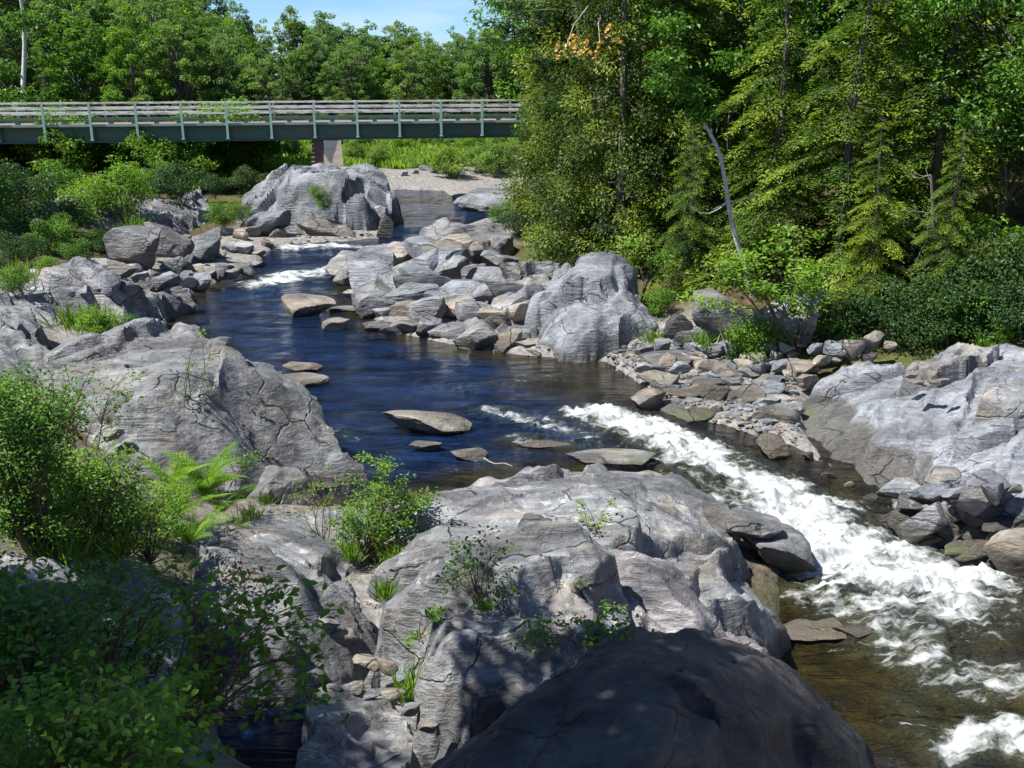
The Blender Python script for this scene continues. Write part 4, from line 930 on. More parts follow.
# ------------------------------------------------------------------ right bank forest
HEM = [hemlock(200 + i, 11, 2.9, 85, .17, None, .04, .35, .9) for i in range(3)]
CED = [cedar(220 + i, 11, 2.1, 48000, .115) for i in range(2)]
BN = [broadleaf(230 + i, 10, 2.7, .12, 80, 240, .15, .8, mat=L_BROAD) for i in range(3)]
fr = [  # u, Y, mesh, kind, scale(height factor), label
    (576, 36, CED[0], 'cedar_tree', 1.12, 'dense yellow-green cedar at the end of the bridge'),
    (618, 33, CED[1], 'cedar_tree', 1.15, 'dark cedar standing behind the sculpted boulder'),
    (572, 42, CED[1], 'cedar_tree', 1.15, 'cedar half hidden behind the yellow-green one at the bridge end'),
    (668, 34, HEM[0], 'hemlock_tree', 1.2, 'hemlock left of the leaning pale trunk'),
    (700, 38, BN[0], 'broadleaf_tree', 1.3, 'broadleaf tree with light leaves behind the leaning pale trunk'),
    (765, 29, HEM[1], 'hemlock_tree', .95, 'hemlock with drooping yellow-green sprays right of the leaning trunk'),
    (800, 36, HEM[2], 'hemlock_tree', 1.3, 'tall hemlock behind the drooping one, near the top middle right'),
    (838, 27, HEM[0], 'hemlock_tree', .85, 'hemlock in the centre of the right bank forest'),
    (880, 32, HEM[1], 'hemlock_tree', 1.15, 'hemlock rising left of the bare dead-twigged trunk'),
    (925, 27, HEM[2], 'hemlock_tree', .9, 'hemlock just above the grey outcrop slope'),
    (985, 26, BN[1], 'broadleaf_tree', .9, 'bright broadleaf tree at the right edge of the forest'),
    (1010, 31, HEM[0], 'hemlock_tree', 1.15, 'hemlock behind the bright broadleaf tree at the right edge'),
    (1060, 24, BN[2], 'broadleaf_tree', .9, 'broadleaf tree cut by the right frame edge'),
    (640, 44, BN[2], 'broadleaf_tree', 1.35, 'shady broadleaf tree deep behind the dark cedar'),
    (730, 44, HEM[2], 'hemlock_tree', 1.4, 'tall hemlock deep in the wood above the leaning trunk'),
    (590, 48, BN[1], 'broadleaf_tree', 1.3, 'broadleaf tree deep behind the first cedars'),
    (850, 42, BN[0], 'broadleaf_tree', 1.3, 'deep green broadleaf tree far up the right slope'),
    (950, 38, HEM[1], 'hemlock_tree', 1.3, 'hemlock far up the slope toward the right'),
    (1040, 38, BN[0], 'broadleaf_tree', 1.2, 'broadleaf tree far up the slope at the right edge'),
    (690, 28.5, HEM[2], 'hemlock_tree', .45, 'young hemlock under the leaning trunk'),
    (870, 24.5, HEM[1], 'hemlock_tree', .42, 'young hemlock beside the grey outcrop'),
    (950, 23.5, HEM[0], 'hemlock_tree', .38, 'young hemlock at the foot of the bare dead-twigged trunk'),
]
for i, u in enumerate(np.linspace(560, 1060, 9)):
    fr.append((u, 54 + (i % 3) * 2, [BN[0], HEM[1], BN[1]][i % 3], ['broadleaf_tree', 'hemlock_tree', 'broadleaf_tree'][i % 3], 1.65, '%s tree from left in the hindmost row of the right wood' % ORD[i]))
    if u > 690 and i % 2: fr.append((u + 28, 33.5 + (i % 2) * 2, [BN[1], BN[2]][i % 2], 'broadleaf_tree', 1.2, 'broadleaf tree filling in the right wood, %s from left of its kind' % ORD[i - 3]))
r = random.Random(5)
for u, Y, ms, kind, s, lab in fr:
    x, y_, z = ground_at(u, 240, Y)
    plant(kind, ms, (x, y_, z - .1), lab, 'tree', 'trees of the right bank forest', r.uniform(0, 6.28), (s * r.uniform(.92, 1.1), s * .98, s))

def dead_trunk(u0, v0, u1, v1, Y, rad, label, kind='bare_trunk', bark=BARK_L, twigs=14, seed=0, crown=None, wig=.5):
    rr = np.random.RandomState(seed); a = at_y(u0, v0, Y); b = at_y(u1, v1, Y); a[2] = min(a[2], gz(a[0], Y)) - .1
    T = Tube(); pts = curve((0, 0, 0), b - a, rr, 0, wig, 12); T.add(pts, rad, rad * .45, 8)
    for i in range(twigs):
        p = pts[rr.randint(2, 12)]; d = unit(rr.normal(0, 1, 3) + [0, 0, -.1]); T.add(curve(p, p + d * rr.uniform(.4, 1.3), rr, -.1, .8, 6), .018, .004, 4)
    e = empty(kind, a); tag(e, label, 'tree'); link('trunk', T.mesh('trunk', bark), e)
    if crown:
        parts = []
        for cu, cv, cR, n, L, in crown[1]:
            c = at_y(cu, cv, Y + rr.uniform(-1, .2)) - a
            uu = unit(rr.normal(0, 1, (n, 3))); P = c + uu * cR * rr.uniform(.2, 1, (n, 1)) * [1, 1, .5]
            N = unit(rr.normal(0, .5, (n, 3)) + [0, 0, 1]); D = unit(np.cross(N, rr.normal(0, 1, (n, 3))) + [0, 0, -.2]); ll = L * rr.uniform(.7, 1.3, n)
            parts.append((leaves(P, D, N, ll, ll * .65), rr.uniform(.2, .9, n)))
        link('crown', leafmesh('crown', parts, crown[0]), e)
    return e
dead_trunk(757, 250, 694, 110, 26, .085, 'leaning pale bare trunk with leaves only at its top', seed=1, bark=BARK_B, twigs=9, wig=.25, crown=(L_BROAD, [(690, 90, .8, 500, .13), (672, 60, .7, 420, .13), (700, 115, .55, 320, .12), (660, 85, .5, 250, .12), (730, 60, .6, 300, .12), (668, 25, .7, 350, .13)]), kind='leaning_tree')
dead_trunk(935, 300, 931, 175, 24, .07, 'upright bare grey trunk with dead twigs in the right forest', seed=12, twigs=20, wig=.05, bark=BARK)
dead_trunk(105, 120, 16, -40, 56, .2, 'pale birch trunk', seed=5, bark=BARK_B, twigs=4) if False else None
e = dead_trunk(30, 140, 14, -30, 57, .17, 'white birch trunk at the far left above the bridge end', seed=6, bark=BARK_B, twigs=8, kind='birch_tree', wig=.25, crown=(L_BROAD, [(25, 20, 1.2, 400, .22), (50, 60, 1.0, 350, .2), (0, 70, 1.3, 450, .2), (10, 110, 1.2, 500, .2), (30, 118, .8, 300, .16)]))

# bright sapling at the forest edge: limbs and flat sprays of leaves
def sapling(base, tips, L, n, mat, label, kind, cat='tree', sr=.45, thick=.03, group=None, six=False, names=('trunk', 'crown'), flat=.35, bark=TWIG, seed=0, wr=.62):
    rr = np.random.RandomState(seed); base = np.asarray(base, float); T = Tube(); parts = []
    for tp in tips:
        tp = np.asarray(tp, float) - base; pts = curve((0, 0, -.05), tp, rr, .12, .6, 8); T.add(pts, thick, thick * .25, 5)
        for j in range(3):
            q = pts[rr.randint(3, 8)]; e2 = tp + unit(rr.normal(0, 1, 3)) * sr * [1, 1, .4]; T.add(curve(q, e2, rr, .05, .4, 4), thick * .3, thick * .12, 4)
            m = n // 3; t = rr.uniform(.2, 1.1, m)[:, None]; P = q + (e2 - q) * t + rr.normal(0, sr * .33, (m, 3)) * [1, 1, flat]
            N = unit(rr.normal(0, .35, (m, 3)) + [0, -.1, 1]); D = unit((e2 - q) / (np.linalg.norm(e2 - q) + .01) * .6 + np.cross(N, rr.normal(0, 1, (m, 3))) + [0, 0, -.2])
            ll = L * rr.uniform(.6, 1.25, m); parts.append((leaves(P, D, N, ll, ll * wr, .2, six), np.clip(rr.uniform(.3, .8) + rr.normal(0, .15, m), 0, 1)))
    e = empty(kind, base); tag(e, label, cat, group); link(names[0], T.mesh(names[0], bark), e); link(names[1], leafmesh(names[1], parts, mat), e)
    return e
Y = 22.5; b = at_y(800, 335, Y); b[2] = gz(b[0], Y)
sapling(b, [at_y(u, v, Y + dy) for u, v, dy in [(700, 265, -.5), (730, 255, 0), (760, 262, -.4), (790, 268, -.6), (820, 285, -.5), (775, 238, 0), (800, 230, .3), (745, 280, -.6), (810, 300, -.7), (715, 268, .3), (830, 265, .2), (690, 300, -.3), (770, 290, -.7)]],
        .12, 170, L_BRIGHT, 'bright green maple sapling spreading layered leaves over the white-streaked boulder', 'maple_sapling', 'sapling', sr=.5, seed=3)
Y = 27; b = at_y(640, 285, Y); b[2] = gz(b[0], Y)
sapling(b, [at_y(u, v, Y) for u, v in [(625, 245), (650, 250), (665, 262), (640, 238), (655, 275)]], .11, 130, L_BRIGHT, 'bright leafy bush growing right behind the sculpted boulder', 'leafy_bush', 'bush', sr=.4, seed=4)

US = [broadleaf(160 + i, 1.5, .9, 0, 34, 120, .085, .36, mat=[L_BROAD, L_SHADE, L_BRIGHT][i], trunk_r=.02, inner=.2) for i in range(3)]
def bush(u, v, z, s, k, label, group=None, mat=None, kind='shrub', cat='shrub', sz=None):
    p = hit(u, v) if 'right' in group else at_z(u, v, z)
    if 'right' in group: z = p[2]
    return plant(kind, US[k], (p[0], p[1], z - .08), label, cat, group, (u * 7.7) % 6.28, (s, s, sz or s), ('stem', 'crown'))
G = 'bushes along the forest foot of the right bank'
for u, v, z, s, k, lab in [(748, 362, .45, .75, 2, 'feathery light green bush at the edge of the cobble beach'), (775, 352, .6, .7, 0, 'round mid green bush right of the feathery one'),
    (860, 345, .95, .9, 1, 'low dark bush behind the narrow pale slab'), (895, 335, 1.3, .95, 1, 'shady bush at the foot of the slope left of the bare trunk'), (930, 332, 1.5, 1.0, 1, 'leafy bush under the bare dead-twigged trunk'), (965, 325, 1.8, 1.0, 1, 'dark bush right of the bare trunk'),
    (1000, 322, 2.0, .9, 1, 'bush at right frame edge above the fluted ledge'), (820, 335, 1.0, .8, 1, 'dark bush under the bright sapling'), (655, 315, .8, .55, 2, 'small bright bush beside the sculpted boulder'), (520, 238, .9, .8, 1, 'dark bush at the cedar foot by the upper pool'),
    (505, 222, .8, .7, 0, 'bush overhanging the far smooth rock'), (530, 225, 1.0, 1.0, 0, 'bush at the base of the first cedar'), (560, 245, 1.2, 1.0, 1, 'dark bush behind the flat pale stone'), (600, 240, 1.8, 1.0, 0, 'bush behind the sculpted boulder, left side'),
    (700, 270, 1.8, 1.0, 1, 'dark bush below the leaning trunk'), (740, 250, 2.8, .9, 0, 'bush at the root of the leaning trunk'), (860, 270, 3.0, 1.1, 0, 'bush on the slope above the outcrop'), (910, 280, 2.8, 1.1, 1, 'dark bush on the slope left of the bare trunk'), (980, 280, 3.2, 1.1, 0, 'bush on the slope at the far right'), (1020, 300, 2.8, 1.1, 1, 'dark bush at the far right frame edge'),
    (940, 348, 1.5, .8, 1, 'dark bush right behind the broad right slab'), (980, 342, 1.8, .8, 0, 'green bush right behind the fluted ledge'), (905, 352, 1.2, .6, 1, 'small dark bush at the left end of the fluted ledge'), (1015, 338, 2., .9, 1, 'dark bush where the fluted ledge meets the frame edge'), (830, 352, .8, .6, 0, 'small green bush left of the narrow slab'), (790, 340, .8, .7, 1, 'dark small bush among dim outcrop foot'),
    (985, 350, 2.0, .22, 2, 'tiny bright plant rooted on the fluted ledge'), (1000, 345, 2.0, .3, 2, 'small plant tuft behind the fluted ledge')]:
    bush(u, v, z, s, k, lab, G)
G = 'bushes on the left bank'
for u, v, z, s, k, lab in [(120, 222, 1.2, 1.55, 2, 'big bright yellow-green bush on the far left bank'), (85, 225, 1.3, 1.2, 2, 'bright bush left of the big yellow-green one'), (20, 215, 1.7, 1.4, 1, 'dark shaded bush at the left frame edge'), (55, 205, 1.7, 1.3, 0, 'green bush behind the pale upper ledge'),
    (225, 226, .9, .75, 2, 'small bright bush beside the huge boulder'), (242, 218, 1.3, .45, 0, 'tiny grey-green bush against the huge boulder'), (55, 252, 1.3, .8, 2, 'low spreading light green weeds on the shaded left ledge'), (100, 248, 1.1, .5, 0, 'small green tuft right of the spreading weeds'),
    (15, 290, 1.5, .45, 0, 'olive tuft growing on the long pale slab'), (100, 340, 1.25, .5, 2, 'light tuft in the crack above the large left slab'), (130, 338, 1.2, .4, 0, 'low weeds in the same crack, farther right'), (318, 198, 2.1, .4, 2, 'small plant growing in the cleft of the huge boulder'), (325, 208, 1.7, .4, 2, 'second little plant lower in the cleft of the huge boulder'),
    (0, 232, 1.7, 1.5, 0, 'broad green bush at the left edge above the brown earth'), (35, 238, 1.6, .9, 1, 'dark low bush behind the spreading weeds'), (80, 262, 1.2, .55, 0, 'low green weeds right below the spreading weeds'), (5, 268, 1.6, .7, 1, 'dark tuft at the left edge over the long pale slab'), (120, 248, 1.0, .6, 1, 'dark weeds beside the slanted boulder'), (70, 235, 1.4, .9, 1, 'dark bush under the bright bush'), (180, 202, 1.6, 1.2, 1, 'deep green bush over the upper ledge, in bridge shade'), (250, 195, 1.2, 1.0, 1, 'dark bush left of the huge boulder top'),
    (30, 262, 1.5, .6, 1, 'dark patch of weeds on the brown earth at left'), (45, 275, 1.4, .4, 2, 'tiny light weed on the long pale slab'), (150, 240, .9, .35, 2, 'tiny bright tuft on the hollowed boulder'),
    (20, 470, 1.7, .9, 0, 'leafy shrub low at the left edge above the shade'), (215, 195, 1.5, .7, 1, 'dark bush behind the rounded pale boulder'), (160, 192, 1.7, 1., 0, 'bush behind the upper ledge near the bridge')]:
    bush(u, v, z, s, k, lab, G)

# pine branch reaching over the bridge end
pine_b = np.array([3.6, 35.5, gz(3.6, 35.5)])
T = Tube(); rr = np.random.RandomState(9); T.add(curve((0, 0, 0), (0, 0, 11.5), rr, 0, .1, 10), .2, .06, 8); parts = []
for u, v, d in [(478, 22, 0), (492, 42, .4), (515, 12, -.4), (500, 5, .3), (530, 60, -.6), (545, 25, .2), (505, 32, 0)]:
    tip = at_y(u, v, 35.5 + d) - pine_b; a = np.array([0, 0, tip[2] - .3 + rr.uniform(-.3, .3)])
    pts = curve(a, tip, rr, .05, .3, 9); T.add(pts, .045, .01, 5)
    for j in range(60):
        t = rr.uniform(.4, 1); q = a + (tip - a) * t; e2 = q + unit(np.array([-.5, 0, 0]) + rr.normal(0, .6, 3)) * rr.uniform(.15, .4)
        m = 16; P = q + (e2 - q) * rr.uniform(0, 1, (m, 1)); D = unit((e2 - q) + rr.normal(0, .25, (m, 3))); ll = rr.uniform(.1, .17, m)
        parts.append((leaves(P, D, rr.normal(0, 1, (m, 3)), ll, ll * .16), rr.uniform(0, .4, m)))
e = empty('pine_tree', pine_b); tag(e, 'dark pine reaching long boughs over the bridge end against the sky', 'tree'); link('trunk', T.mesh('trunk', BARK), e); link('crown', leafmesh('crown', parts, L_SHADE), e)
parts = []
for u, v in [(560, 50), (572, 47), (585, 45), (598, 42), (607, 30), (580, 54), (592, 53), (615, 42), (575, 40)]:
    c = at_y(u, v, 30.9) - pine_b; m = 9; P = c + rr.normal(0, .1, (m, 3)); ll = rr.uniform(.12, .2, m)
    parts.append((leaves(P, rr.normal(0, 1, (m, 3)), rr.normal(0, 1, (m, 3)) + [0, -.6, .6], ll, ll * .7), rr.uniform(0, 1, m)))
x = link('dead_leaves', leafmesh('dead_leaves', parts, L_DEAD), e); x['label'] = 'withered orange leaves on a broken branch'
T = Tube(); T.add(curve((0, 0, 9), at_y(565, 50, 30.9) - pine_b, rr, .1, .4, 7), .035, .012, 5); T.add(curve((0, 0, 9), at_y(600, 42, 30.9) - pine_b, rr, .1, .4, 7), .03, .01, 5)
link('broken_branch', T.mesh('broken_branch', BARK_L), e)

# ------------------------------------------------------------------ foreground plants
def near(u, v, z): return at_z(u, v, z)
def sprig(base, tips, L, n, mat, label, kind='weed', cat='weed', sr=.12, thick=.006, group=None, seed=0, six=True, flat=.5, wr=.6):
    return sapling(near(*base), [near(*t) for t in tips], L, n, mat, label, kind, cat, sr, thick, group, six, ('stem', 'leaves'), flat, TWIG, seed, wr)
def tipset(base, box, hts, n, seed):
    """tips given as a pixel box at the depth of the base"""
    rr = random.Random(seed); B = near(*base); out = []
    for i in range(n):
        u = rr.uniform(box[0], box[2]); v = rr.uniform(box[1], box[3]); out.append(at_y(u, v, B[1] + rr.uniform(-.35, .35)))
    return out
def shrub_px(base, box, n, L, lpt, mat, label, kind='shrub', cat='shrub', sr=.16, thick=.012, seed=0, six=True, flat=.6, wr=.6):
    B = near(*base); return sapling(B, tipset(base, box, 0, n, seed), L, lpt, mat, label, kind, cat, sr, thick, None, six, ('stem', 'leaves'), flat, TWIG, seed, wr)
shrub_px((365, 555, .4), (325, 495, 445, 560), 38, .045, 120, L_BRIGHT, 'leafy green shrub growing in front of the pool, between the left and middle slabs', seed=1, sr=.17)
shrub_px((370, 550, .4), (350, 448, 412, 515), 20, .045, 90, L_BRIGHT, 'taller slender shrub rising from the back of the leafy shrub by the pool', seed=2, sr=.13)
shrub_px((325, 545, .4), (298, 440, 345, 530), 7, .045, 18, L_BROAD, 'thin open-branched stems left of the leafy shrub by the pool', seed=3, sr=.12, thick=.008)
shrub_px((40, 560, 1.9), (-20, 385, 55, 530), 56, .05, 120, L_BROAD, 'tall leafy shrub filling the left frame edge', seed=4, sr=.22, thick=.018)
shrub_px((95, 545, 1.5), (45, 445, 135, 540), 44, .045, 100, L_BROAD, 'shrub between the left-edge shrub and the ferns', seed=5, sr=.2, thick=.014)
shrub_px((150, 560, 1.4), (105, 480, 180, 560), 24, .045, 55, L_BRIGHT, 'loose sunlit shrub around the foot of the ferns', seed=31, sr=.18, thick=.01)
shrub_px((70, 500, 1.6), (0, 360, 130, 440), 20, .05, 40, L_BROAD, 'tall loose stems rising behind the left-edge shrub', seed=33, sr=.2, thick=.01)
shrub_px((60, 540, 1.8), (-10, 455, 120, 560), 40, .05, 110, L_BRIGHT, 'sunlit shrub low at left above the shaded bank', seed=6, sr=.22, thick=.014)
shrub_px((190, 430, 1.1), (190, 320, 225, 400), 8, .05, 22, L_BROAD, 'spindly sapling rooted on the large left slab', seed=7, sr=.12, thick=.01, kind='sapling', cat='sapling')
shrub_px((200, 392, 1.4), (190, 375, 235, 392), 5, .05, 25, L_BRIGHT, 'little weed below the spindly sapling on the slab', seed=8, sr=.1, thick=.006, kind='weed', cat='weed')
shrub_px((100, 420, 1.3), (60, 390, 150, 420), 9, .05, 34, L_BROAD, 'sparse weed on the left slab above the shrubs', seed=9, sr=.15, thick=.008, kind='weed', cat='weed')
shrub_px((235, 480, .9), (215, 452, 265, 480), 8, .045, 36, L_BROAD, 'low weed right of the bright ferns', seed=10, sr=.13, thick=.006, kind='weed', cat='weed')
shrub_px((310, 500, .2), (290, 462, 340, 500), 7, .04, 26, L_BROAD, 'sparse weed at the water gap by the left slab', seed=11, sr=.12, thick=.006, kind='weed', cat='weed')
shrub_px((598, 535, 1.0), (575, 498, 618, 530), 9, .055, 16, L_BRIGHT, 'bright five-leaved weed on the middle slab', seed=12, sr=.08, thick=.006, kind='weed', cat='weed')
shrub_px((478, 600, 1.5), (440, 535, 515, 600), 20, .05, 22, L_BROAD, 'open weed growing on top of the lichen-spotted hump', seed=13, sr=.13, thick=.006, kind='weed', cat='weed')
shrub_px((590, 650, 1.3), (520, 615, 640, 650), 20, .05, 26, L_BRIGHT, 'spreading weed in the crack below the hump', seed=14, sr=.13, thick=.006, kind='weed', cat='weed')
shrub_px((420, 635, 1.0), (402, 605, 440, 640), 7, .05, 28, L_BRIGHT, 'small green weed at the left flank of the hump', seed=15, sr=.08, thick=.006, kind='weed', cat='weed')
shrub_px((580, 590, 1.4), (570, 575, 600, 592), 3, .04, 14, L_BROAD, 'tiny weed near the top of the striped rib', seed=16, sr=.08, thick=.005, kind='weed', cat='weed')
shrub_px((350, 590, .4), (340, 575, 365, 590), 3, .04, 16, L_BRIGHT, 'tiny weed below the leafy shrub', seed=17, sr=.07, thick=.005, kind='weed', cat='weed')
shrub_px((630, 610, 1.2), (600, 595, 640, 615), 4, .045, 14, L_BROAD, 'tiny weed at the foot of the striped rib', seed=18, sr=.08, thick=.005, kind='weed', cat='weed')
# large-leaved branchy plant
shrub_px((185, 730, 1.9), (185, 572, 330, 720), 40, .075, 20, L_BRIGHT, 'arching oval-leaved branch plant in front of the worn slab', seed=20, sr=.16, thick=.010, flat=.5, kind='leafy_branch_plant', cat='plant', wr=.62)
shrub_px((120, 770, 2.6), (90, 700, 200, 760), 16, .055, 45, L_BROAD, 'low small-leaved plant at the bottom left', seed=21, sr=.16, thick=.01, kind='leafy_plant', cat='plant')
shrub_px((110, 700, 2.2), (60, 570, 165, 680), 26, .08, 40, L_BROAD, 'shaded compound-leaved sapling at lower left', seed=22, sr=.2, thick=.014, kind='sapling', cat='sapling', wr=.3)
shrub_px((30, 720, 2.9), (-30, 575, 85, 730), 40, .055, 90, L_BROAD, 'dark shaded shrub in the bottom left corner', seed=23, sr=.24, thick=.016)
shrub_px((60, 790, 3.2), (-20, 690, 165, 780), 36, .05, 80, L_BROAD, 'shaded ground plants at the bottom left edge', seed=24, sr=.2, thick=.01, kind='leafy_plant', cat='plant')

def fern(seed, nf=9, L=.6):
    r = np.random.RandomState(seed); parts = []; T = Tube()
    for i in range(nf):
        an = i * 2.4 + r.normal(0, .25); d = np.array([math.cos(an), math.sin(an), 0]); el = r.uniform(.75, 1.35); l = L * r.uniform(.65, 1.15); t = np.linspace(0, 1, 24)
        P = d * (l * (math.cos(el) * t + .35 * t ** 2.2))[:, None]; P[:, 2] = l * (math.sin(el) * t - .38 * t ** 2.4); T.add(P, .004, .0015, 4)
        tn = unit(np.gradient(P, axis=0)); sd = np.array([-d[1], d[0], 0.]); tw = r.uniform(-.5, .5)
        ft = r.uniform(.2, .85)
        for sg in (-1, 1):
            up = unit(np.cross(tn, sd)); up[up[:, 2] < 0] *= -1
            D = unit(sd * sg + tn * .5 + up * (tw * sg - .15) + r.normal(0, .06, (24, 3)))
            ll = l * .23 * np.sin(np.clip(t * 2.8 + .3, 0, 3.1)) ** .9 + .006
            for kk in range(5):
                f = (kk + .5) / 5
                for s2 in (-1, 1):
                    b = P + D * (ll * f)[:, None]; D2 = unit(D * .7 + tn * s2 * .8); l2 = ll * .24 * (1.15 - f) + .004
                    parts.append((leaves(b, D2, up, l2, l2 * .42), np.clip(ft + r.normal(0, .1, 24), 0, 1)))
    return T.mesh('stem', L_FERN), leafmesh('fronds', parts, L_FERN)
FE = [fern(300, 11, .62), fern(301, 10, .55), fern(302, 10, .5)]
for i, (u, v, z, s, lab) in enumerate([(205, 492, 1.0, 1.5, 'tallest bright yellow-green fern beside the left slab'), (180, 512, 1.1, 1.3, 'fern directly below the tallest fern'), (222, 508, .9, 1.15, 'fern right of the tallest one, over the worn slab'), (160, 525, 1.2, 1.2, 'lowest fern above the shaded bank'), (172, 488, 1.2, 1.3, 'fern left of the tallest fern'), (235, 530, .8, .55, 'small fern at the edge of the worn slab'), (190, 540, 1.1, 1.0, 'small fern half in shade below the others')]):
    p = near(u, v, z); plant('fern', FE[i % 3], (p[0], p[1], z - .05), lab, 'fern', 'ferns beside the left slab', i * 1.3, s, ('stem', 'fronds'))
for i, (u, v, z, s, lab) in enumerate([(100, 745, 2.6, 1.25, 'big shaded fern in the lower left corner'), (40, 690, 2.6, 1.1, 'shaded fern at the left edge among dark shrubs'), (150, 640, 1.8, 1.0, 'shaded fern under the compound-leaved sapling')]):
    p = near(u, v, z); plant('fern', FE[i % 3], (p[0], p[1], z - .05), lab, 'fern', 'shaded foreground ferns', i * 1.3 + 1, s, ('stem', 'fronds'))
def tuft(seed, n=90):
    r = np.random.RandomState(seed); P = np.c_[r.normal(0, .07, (n, 2)), np.zeros(n)]; D = unit(np.c_[r.normal(0, .45, (n, 2)), np.ones(n)]); ll = r.uniform(.15, .38, n)
    return leafmesh('grass_tuft', [(leaves(P, D, r.normal(0, 1, (n, 3)), ll, ll * .05, .1), r.uniform(0, 1, n))], L_GRASS)
TU = [tuft(1), tuft(2)]
for i, (u, v, z, s, lab) in enumerate([(385, 600, .6, 1, 'grass tuft in the saddle between the slabs'), (440, 620, .8, .8, 'grass tuft at the top of the hump crack'), (410, 700, .5, 1.1, 'grass tuft in the damp foreground hollow'), (100, 335, 1.3, 2.2, 'dry grass tuft in the crack above the left slab'), (75, 330, 1.3, 2.0, 'grass tuft left of the dry one above the left slab'), (20, 285, 1.5, 2.2, 'olive grass tuft on the pale slab at left edge'), (135, 235, 1.1, 2.5, 'grass tuft between the leafy bush and slanted boulder'), (170, 515, 1.0, 1, 'grass tuft under the ferns'), (740, 350, .6, 2, 'grass tuft by the feathery bush'), (250, 520, .7, .8, 'grass tuft right of the ferns')]):
    p = near(u, v, z); o = link('grass_tuft', TU[i % 2], loc=(p[0], p[1], z)); o.scale = (s,) * 3; o.rotation_euler = (0, 0, i * 1.1); tag(o, lab, 'grass tuft')
for i, (u, v, z, s, lab) in enumerate([(350, 560, .45, .9, 'grass tuft at the foot of the leafy shrub, left side'), (395, 562, .5, .9, 'grass tuft at the foot of the leafy shrub, right side'), (485, 612, 1.45, .6, 'short grass tuft in the crack of the hump top'), (600, 650, 1.25, .6, 'short grass tuft beside the spreading weed'), (120, 560, 1.6, 1.2, 'grass tuft on the shaded bank below the shrubs'), (60, 565, 1.9, 1.2, 'grass tuft on the shaded bank at the left edge'), (265, 505, .5, .7, 'thin grass tuft between the ferns and the tilted wedge'), (700, 350, .5, 1.6, 'grass tuft at the foot of the white-streaked boulder'), (655, 345, .3, 1.5, 'grass tuft at the right foot of the sculpted boulder')]):
    p = near(u, v, z); o = link('grass_tuft', TU[i % 2], loc=(p[0], p[1], z)); o.scale = (s,) * 3; o.rotation_euler = (0, 0, i * 2.1); tag(o, lab, 'grass tuft')
# driftwood stick
T = Tube(); rr = np.random.RandomState(4); a = near(484, 458, .12); b = near(512, 466, .45); T.add(curve((0, 0, 0), b - a, rr, .0, .3, 6), .012, .008, 5)
o = link('stick', T.mesh('stick', BARK_L), loc=a); tag(o, 'thin pale stick propped between the small brown rock and the slab', 'stick')
T = Tube(); a = near(495, 490, .72); T.add(curve((0, 0, 0), near(520, 486, .8) - a, rr, .1, .8, 6), .018, .008, 5); T.add(curve((.1, 0, 0), near(508, 482, .85) - a, rr, .1, .8, 5), .012, .006, 5)
o = link('driftwood', T.mesh('driftwood', BARK), loc=a); tag(o, 'small dark forked driftwood on the wide middle slab', 'driftwood')

# ------------------------------------------------------------------ bridge
def paint(name, c, rust=.0, rc=(.22, .09, .05), rough=.5):
    m = M(name); P = m.coord(); n = m.noise(m.coord(scale=(1.2, 1.2, 4)), 1.3, 6, .7); f = m.noise(P, 9, 5, .7)
    col = m.mix(m.ramp(f, (.35, .25), (.65, 0.)), c, tuple(x * .6 for x in c))
    col = m.mix(m.math('MULTIPLY', m.ramp(n, (.5, 0.), (.58, 1.)), rust), col, rc)
    b = m.n('ShaderNodeBsdfPrincipled', i_Base_Color=col, i_Roughness=rough); return m.done(b.outputs[0])
GREEN_SHADE = paint('bridge_paint_shaded', (.055, .13, .10), .35); GREEN_LIT = paint('bridge_paint_lit', (.4, .6, .5), .1); RAILM = paint('rail_paint', (.88, .85, .82), .65, (.3, .13, .09)); DECKM = paint('deck_edge', (.34, .42, .38), .2); CONC = paint('pier_concrete', (.7, .6, .48), .5, (.45, .33, .22), .8)  # girder shade and post sunlight are put into two tones of one paint
NOSE = paint('pier_nosing', (.07, .045, .035), .4, (.12, .06, .04)); YEL = paint('marker_paint', (.6, .5, .25), .1)
PL = at_y(44.5, 126, 50.0); PR = at_y(482, 121.5, 53.8)      # deck edge line through first and last post
PL3 = PL.copy(); PR3 = PR.copy()
ax = (PR3 - PL3); ln = np.linalg.norm(ax); ax = ax / ln; nrm2 = unit(np.array([ax[1], -ax[0], 0])); upv = np.array([0, 0, 1.])
def bbox(bm, s0, s1, d0, d1, h0, h1):
    """box in bridge space: s along, d towards the viewer, h up"""
    vs = [bm.verts.new(tuple(ax * s + nrm2 * d + upv * h)) for s in (s0, s1) for d in (d0, d1) for h in (h0, h1)]
    for f in [(0, 1, 3, 2), (4, 6, 7, 5), (0, 4, 5, 1), (2, 3, 7, 6), (0, 2, 6, 4), (1, 5, 7, 3)]: bm.faces.new([vs[i] for i in f])
def fin(bm, name, mat, parent, bev=0):
    bmesh.ops.recalc_face_normals(bm, faces=bm.faces)
    if bev: bmesh.ops.bevel(bm, geom=bm.edges, offset=bev, segments=1, affect='EDGES')
    me = bpy.data.meshes.new(name); bm.to_mesh(me); bm.free(); me.materials.append(mat); return link(name, me, parent)
S0, S1 = -11.0, ln + 12; sp = ln / 10; WD = 3.6
br = empty('bridge', PL3); tag(br, 'long green steel girder bridge with rusty railings crossing the river', 'bridge')
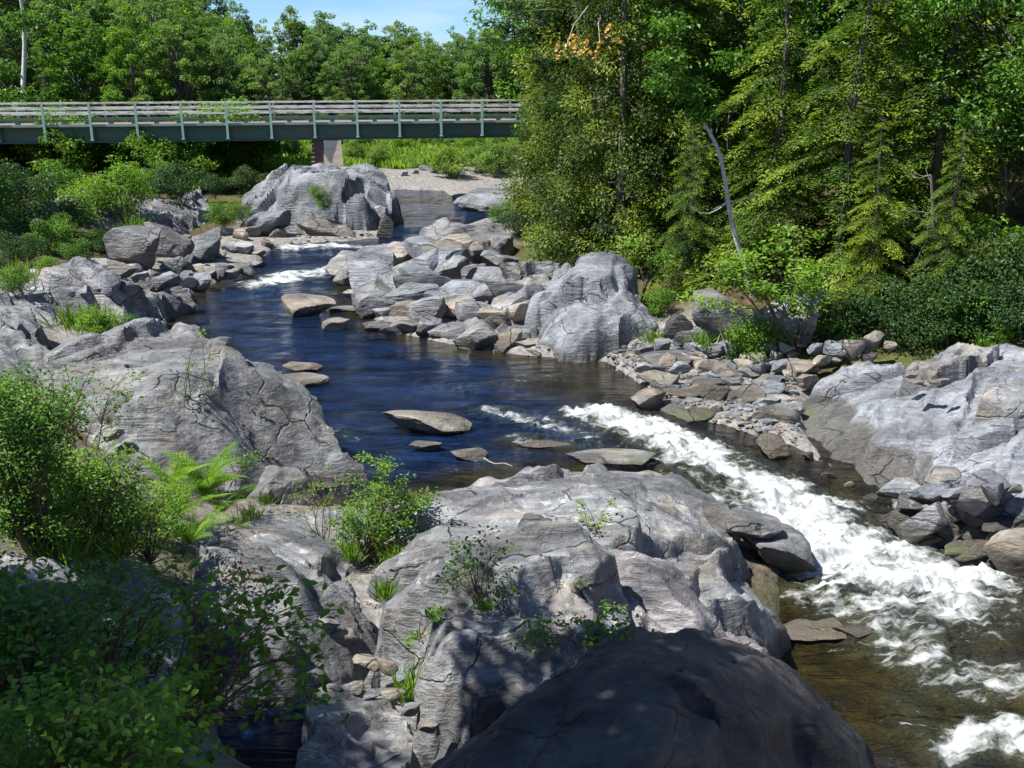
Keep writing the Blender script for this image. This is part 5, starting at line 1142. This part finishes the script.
for d0 in (-.28, -WD + .1):
    bm = bmesh.new(); bbox(bm, S0, S1, d0 - .012, d0 + .012, -.78, -.1); bbox(bm, S0, S1, d0 - .14, d0 + .14, -.83, -.782); bbox(bm, S0, S1, d0 - .14, d0 + .14, -.098, -.062)
    s = S0 + .4
    while s < S1: bbox(bm, s, s + .012, d0 + .014, d0 + .12, -.78, -.1); s += sp
    fin(bm, 'girder', GREEN_SHADE, br)
bm = bmesh.new(); bbox(bm, S0, S1, -WD, -.03, -.058, .03); fin(bm, 'deck', paint('deck_plank', (.2, .17, .14), .3), br)
bm = bmesh.new(); bbox(bm, S0, S1, -.028, .02, -.02, .06); bbox(bm, S0, S1, -.14, .02, -.06, -.024); bbox(bm, S0, S1, -WD - .03, -WD - .002, -.075, .06); fin(bm, 'deck_edge', DECKM, br)
bm = bmesh.new()
for d0 in (-.3, -WD + .1): bbox(bm, S0, S1, d0, d0 + .13, .2, .28)
fin(bm, 'kerb', GREEN_SHADE, br)
s = S0
while s < S1:
    for d0 in (-.27, -WD + .13):
        bm = bmesh.new(); bbox(bm, s, s + .22, d0, d0 + .11, .052, .198); fin(bm, 'kerb_block', GREEN_SHADE, br)
    s += sp / 2
for side, dd in ((0, .03), (1, -WD - .09)):
    for k in range(-5, 16):
        bm = bmesh.new(); s = k * sp
        bbox(bm, s - .055, s + .055, dd, dd + .012, -.68, 1.06); bbox(bm, s - .055, s + .055, dd + .08, dd + .092, -.68, 1.06); bbox(bm, s - .008, s + .008, dd + .013, dd + .079, -.68, 1.06)
        bbox(bm, s - .09, s + .09, dd - .01, dd + .1, -.72, -.685)
        fin(bm, 'post', GREEN_LIT, br)
    for hh, th in ((1.03, .045), (.78, .085), (.54, .085)):
        bm = bmesh.new(); off = -.045 if side == 0 else .14
        bbox(bm, S0, S1, dd + off - .02, dd + off + .02, hh - th / 2, hh + th / 2)
        bbox(bm, S0, S1, dd + off - .045, dd + off - .021, hh + th / 2 - .02, hh + th / 2)
        fin(bm, 'rail', RAILM, br)
# pier
ps = (at_y(326, 140, 52.4)[0] - PL3[0]) / ax[0]
bm = bmesh.new()
h0, h1 = -.84, -4.6
def frus(bm, s0, s1, d0, d1, t, hb, ht):
    vs = [bm.verts.new(tuple(ax * s + nrm2 * d + upv * h)) for (s, d, h) in [(s0 - t, d1 + t, hb), (s1 + t, d1 + t, hb), (s1 + t, d0 - t, hb), (s0 - t, d0 - t, hb), (s0, d1, ht), (s1, d1, ht), (s1, d0, ht), (s0, d0, ht)]]
    for f in [(0, 1, 5, 4), (1, 2, 6, 5), (2, 3, 7, 6), (3, 0, 4, 7), (4, 5, 6, 7), (0, 3, 2, 1)]: bm.faces.new([vs[i] for i in f])
frus(bm, ps - .1, ps + .75, -WD, -.05, .22, h1, -.86)
pier = fin(bm, 'pier', CONC, br)
bm = bmesh.new(); frus(bm, ps - .72, ps - .12, -WD, -.2, .1, h1, -.86); fin(bm, 'nosing', NOSE, pier)
bm = bmesh.new()
for i in range(9):
    z = -1.0 - i * .22; bbox(bm, ps - .74 - .012 * i, ps - .6, -.2 + .012 * i + .02, -.2 + .012 * i + .06, z - .06, z)
fin(bm, 'marker_bars', YEL, pier)
bm = bmesh.new(); frus(bm, S0 - 3, S0 + .5, -WD - .5, .3, .3, -6, -.9); fin(bm, 'abutment', CONC, br)
bm = bmesh.new(); frus(bm, S1 - .5, S1 + 3, -WD - .5, .3, .3, -6, -.9); fin(bm, 'abutment', CONC, br)

# ------------------------------------------------------------------ trees beside the viewer that shade the foreground
def shade_tree(base, targets, t, R, label, seed, lpc=150, clumps=26):
    c = np.mean(targets, axis=0) + SUN * t; b = np.array([base[0], base[1], gz(*base)])
    cc = c - b; H = cc[2] + R
    ms = broadleaf(seed, H, R, .0, clumps, lpc, .16, .8, centre=cc, trunk_r=.2, squash=R * 2 / H * .75, inner=.2)
    plant('broadleaf_tree', ms, tuple(b), label, 'tree', 'trees beside the viewpoint')
shade_tree((-6.5, 3), [near(700, 720, 1.4), near(560, 760, 1.4)], 10, 2.1, 'tree outside the frame shading the dark foreground boulder', 401, 330, 40)
shade_tree((-10, 2), [near(-60, 690, 2.4), near(0, 665, 2.0)], 8.5, 1.9, 'tree outside the frame shading the lower left bank', 402, 330, 40)
shade_tree((-10, 4.5), [near(-70, 670, 3.2), near(40, 780, 3.2)], 8, 1.9, 'tree outside the frame shading the bottom left shrubs', 404, 330, 44)
shade_tree((-27, 27), [at_z(20, 225, 1.6), at_z(50, 245, 1.4)], 9, 2.6, 'tree outside the frame shading the far left bank', 405, 300, 44)
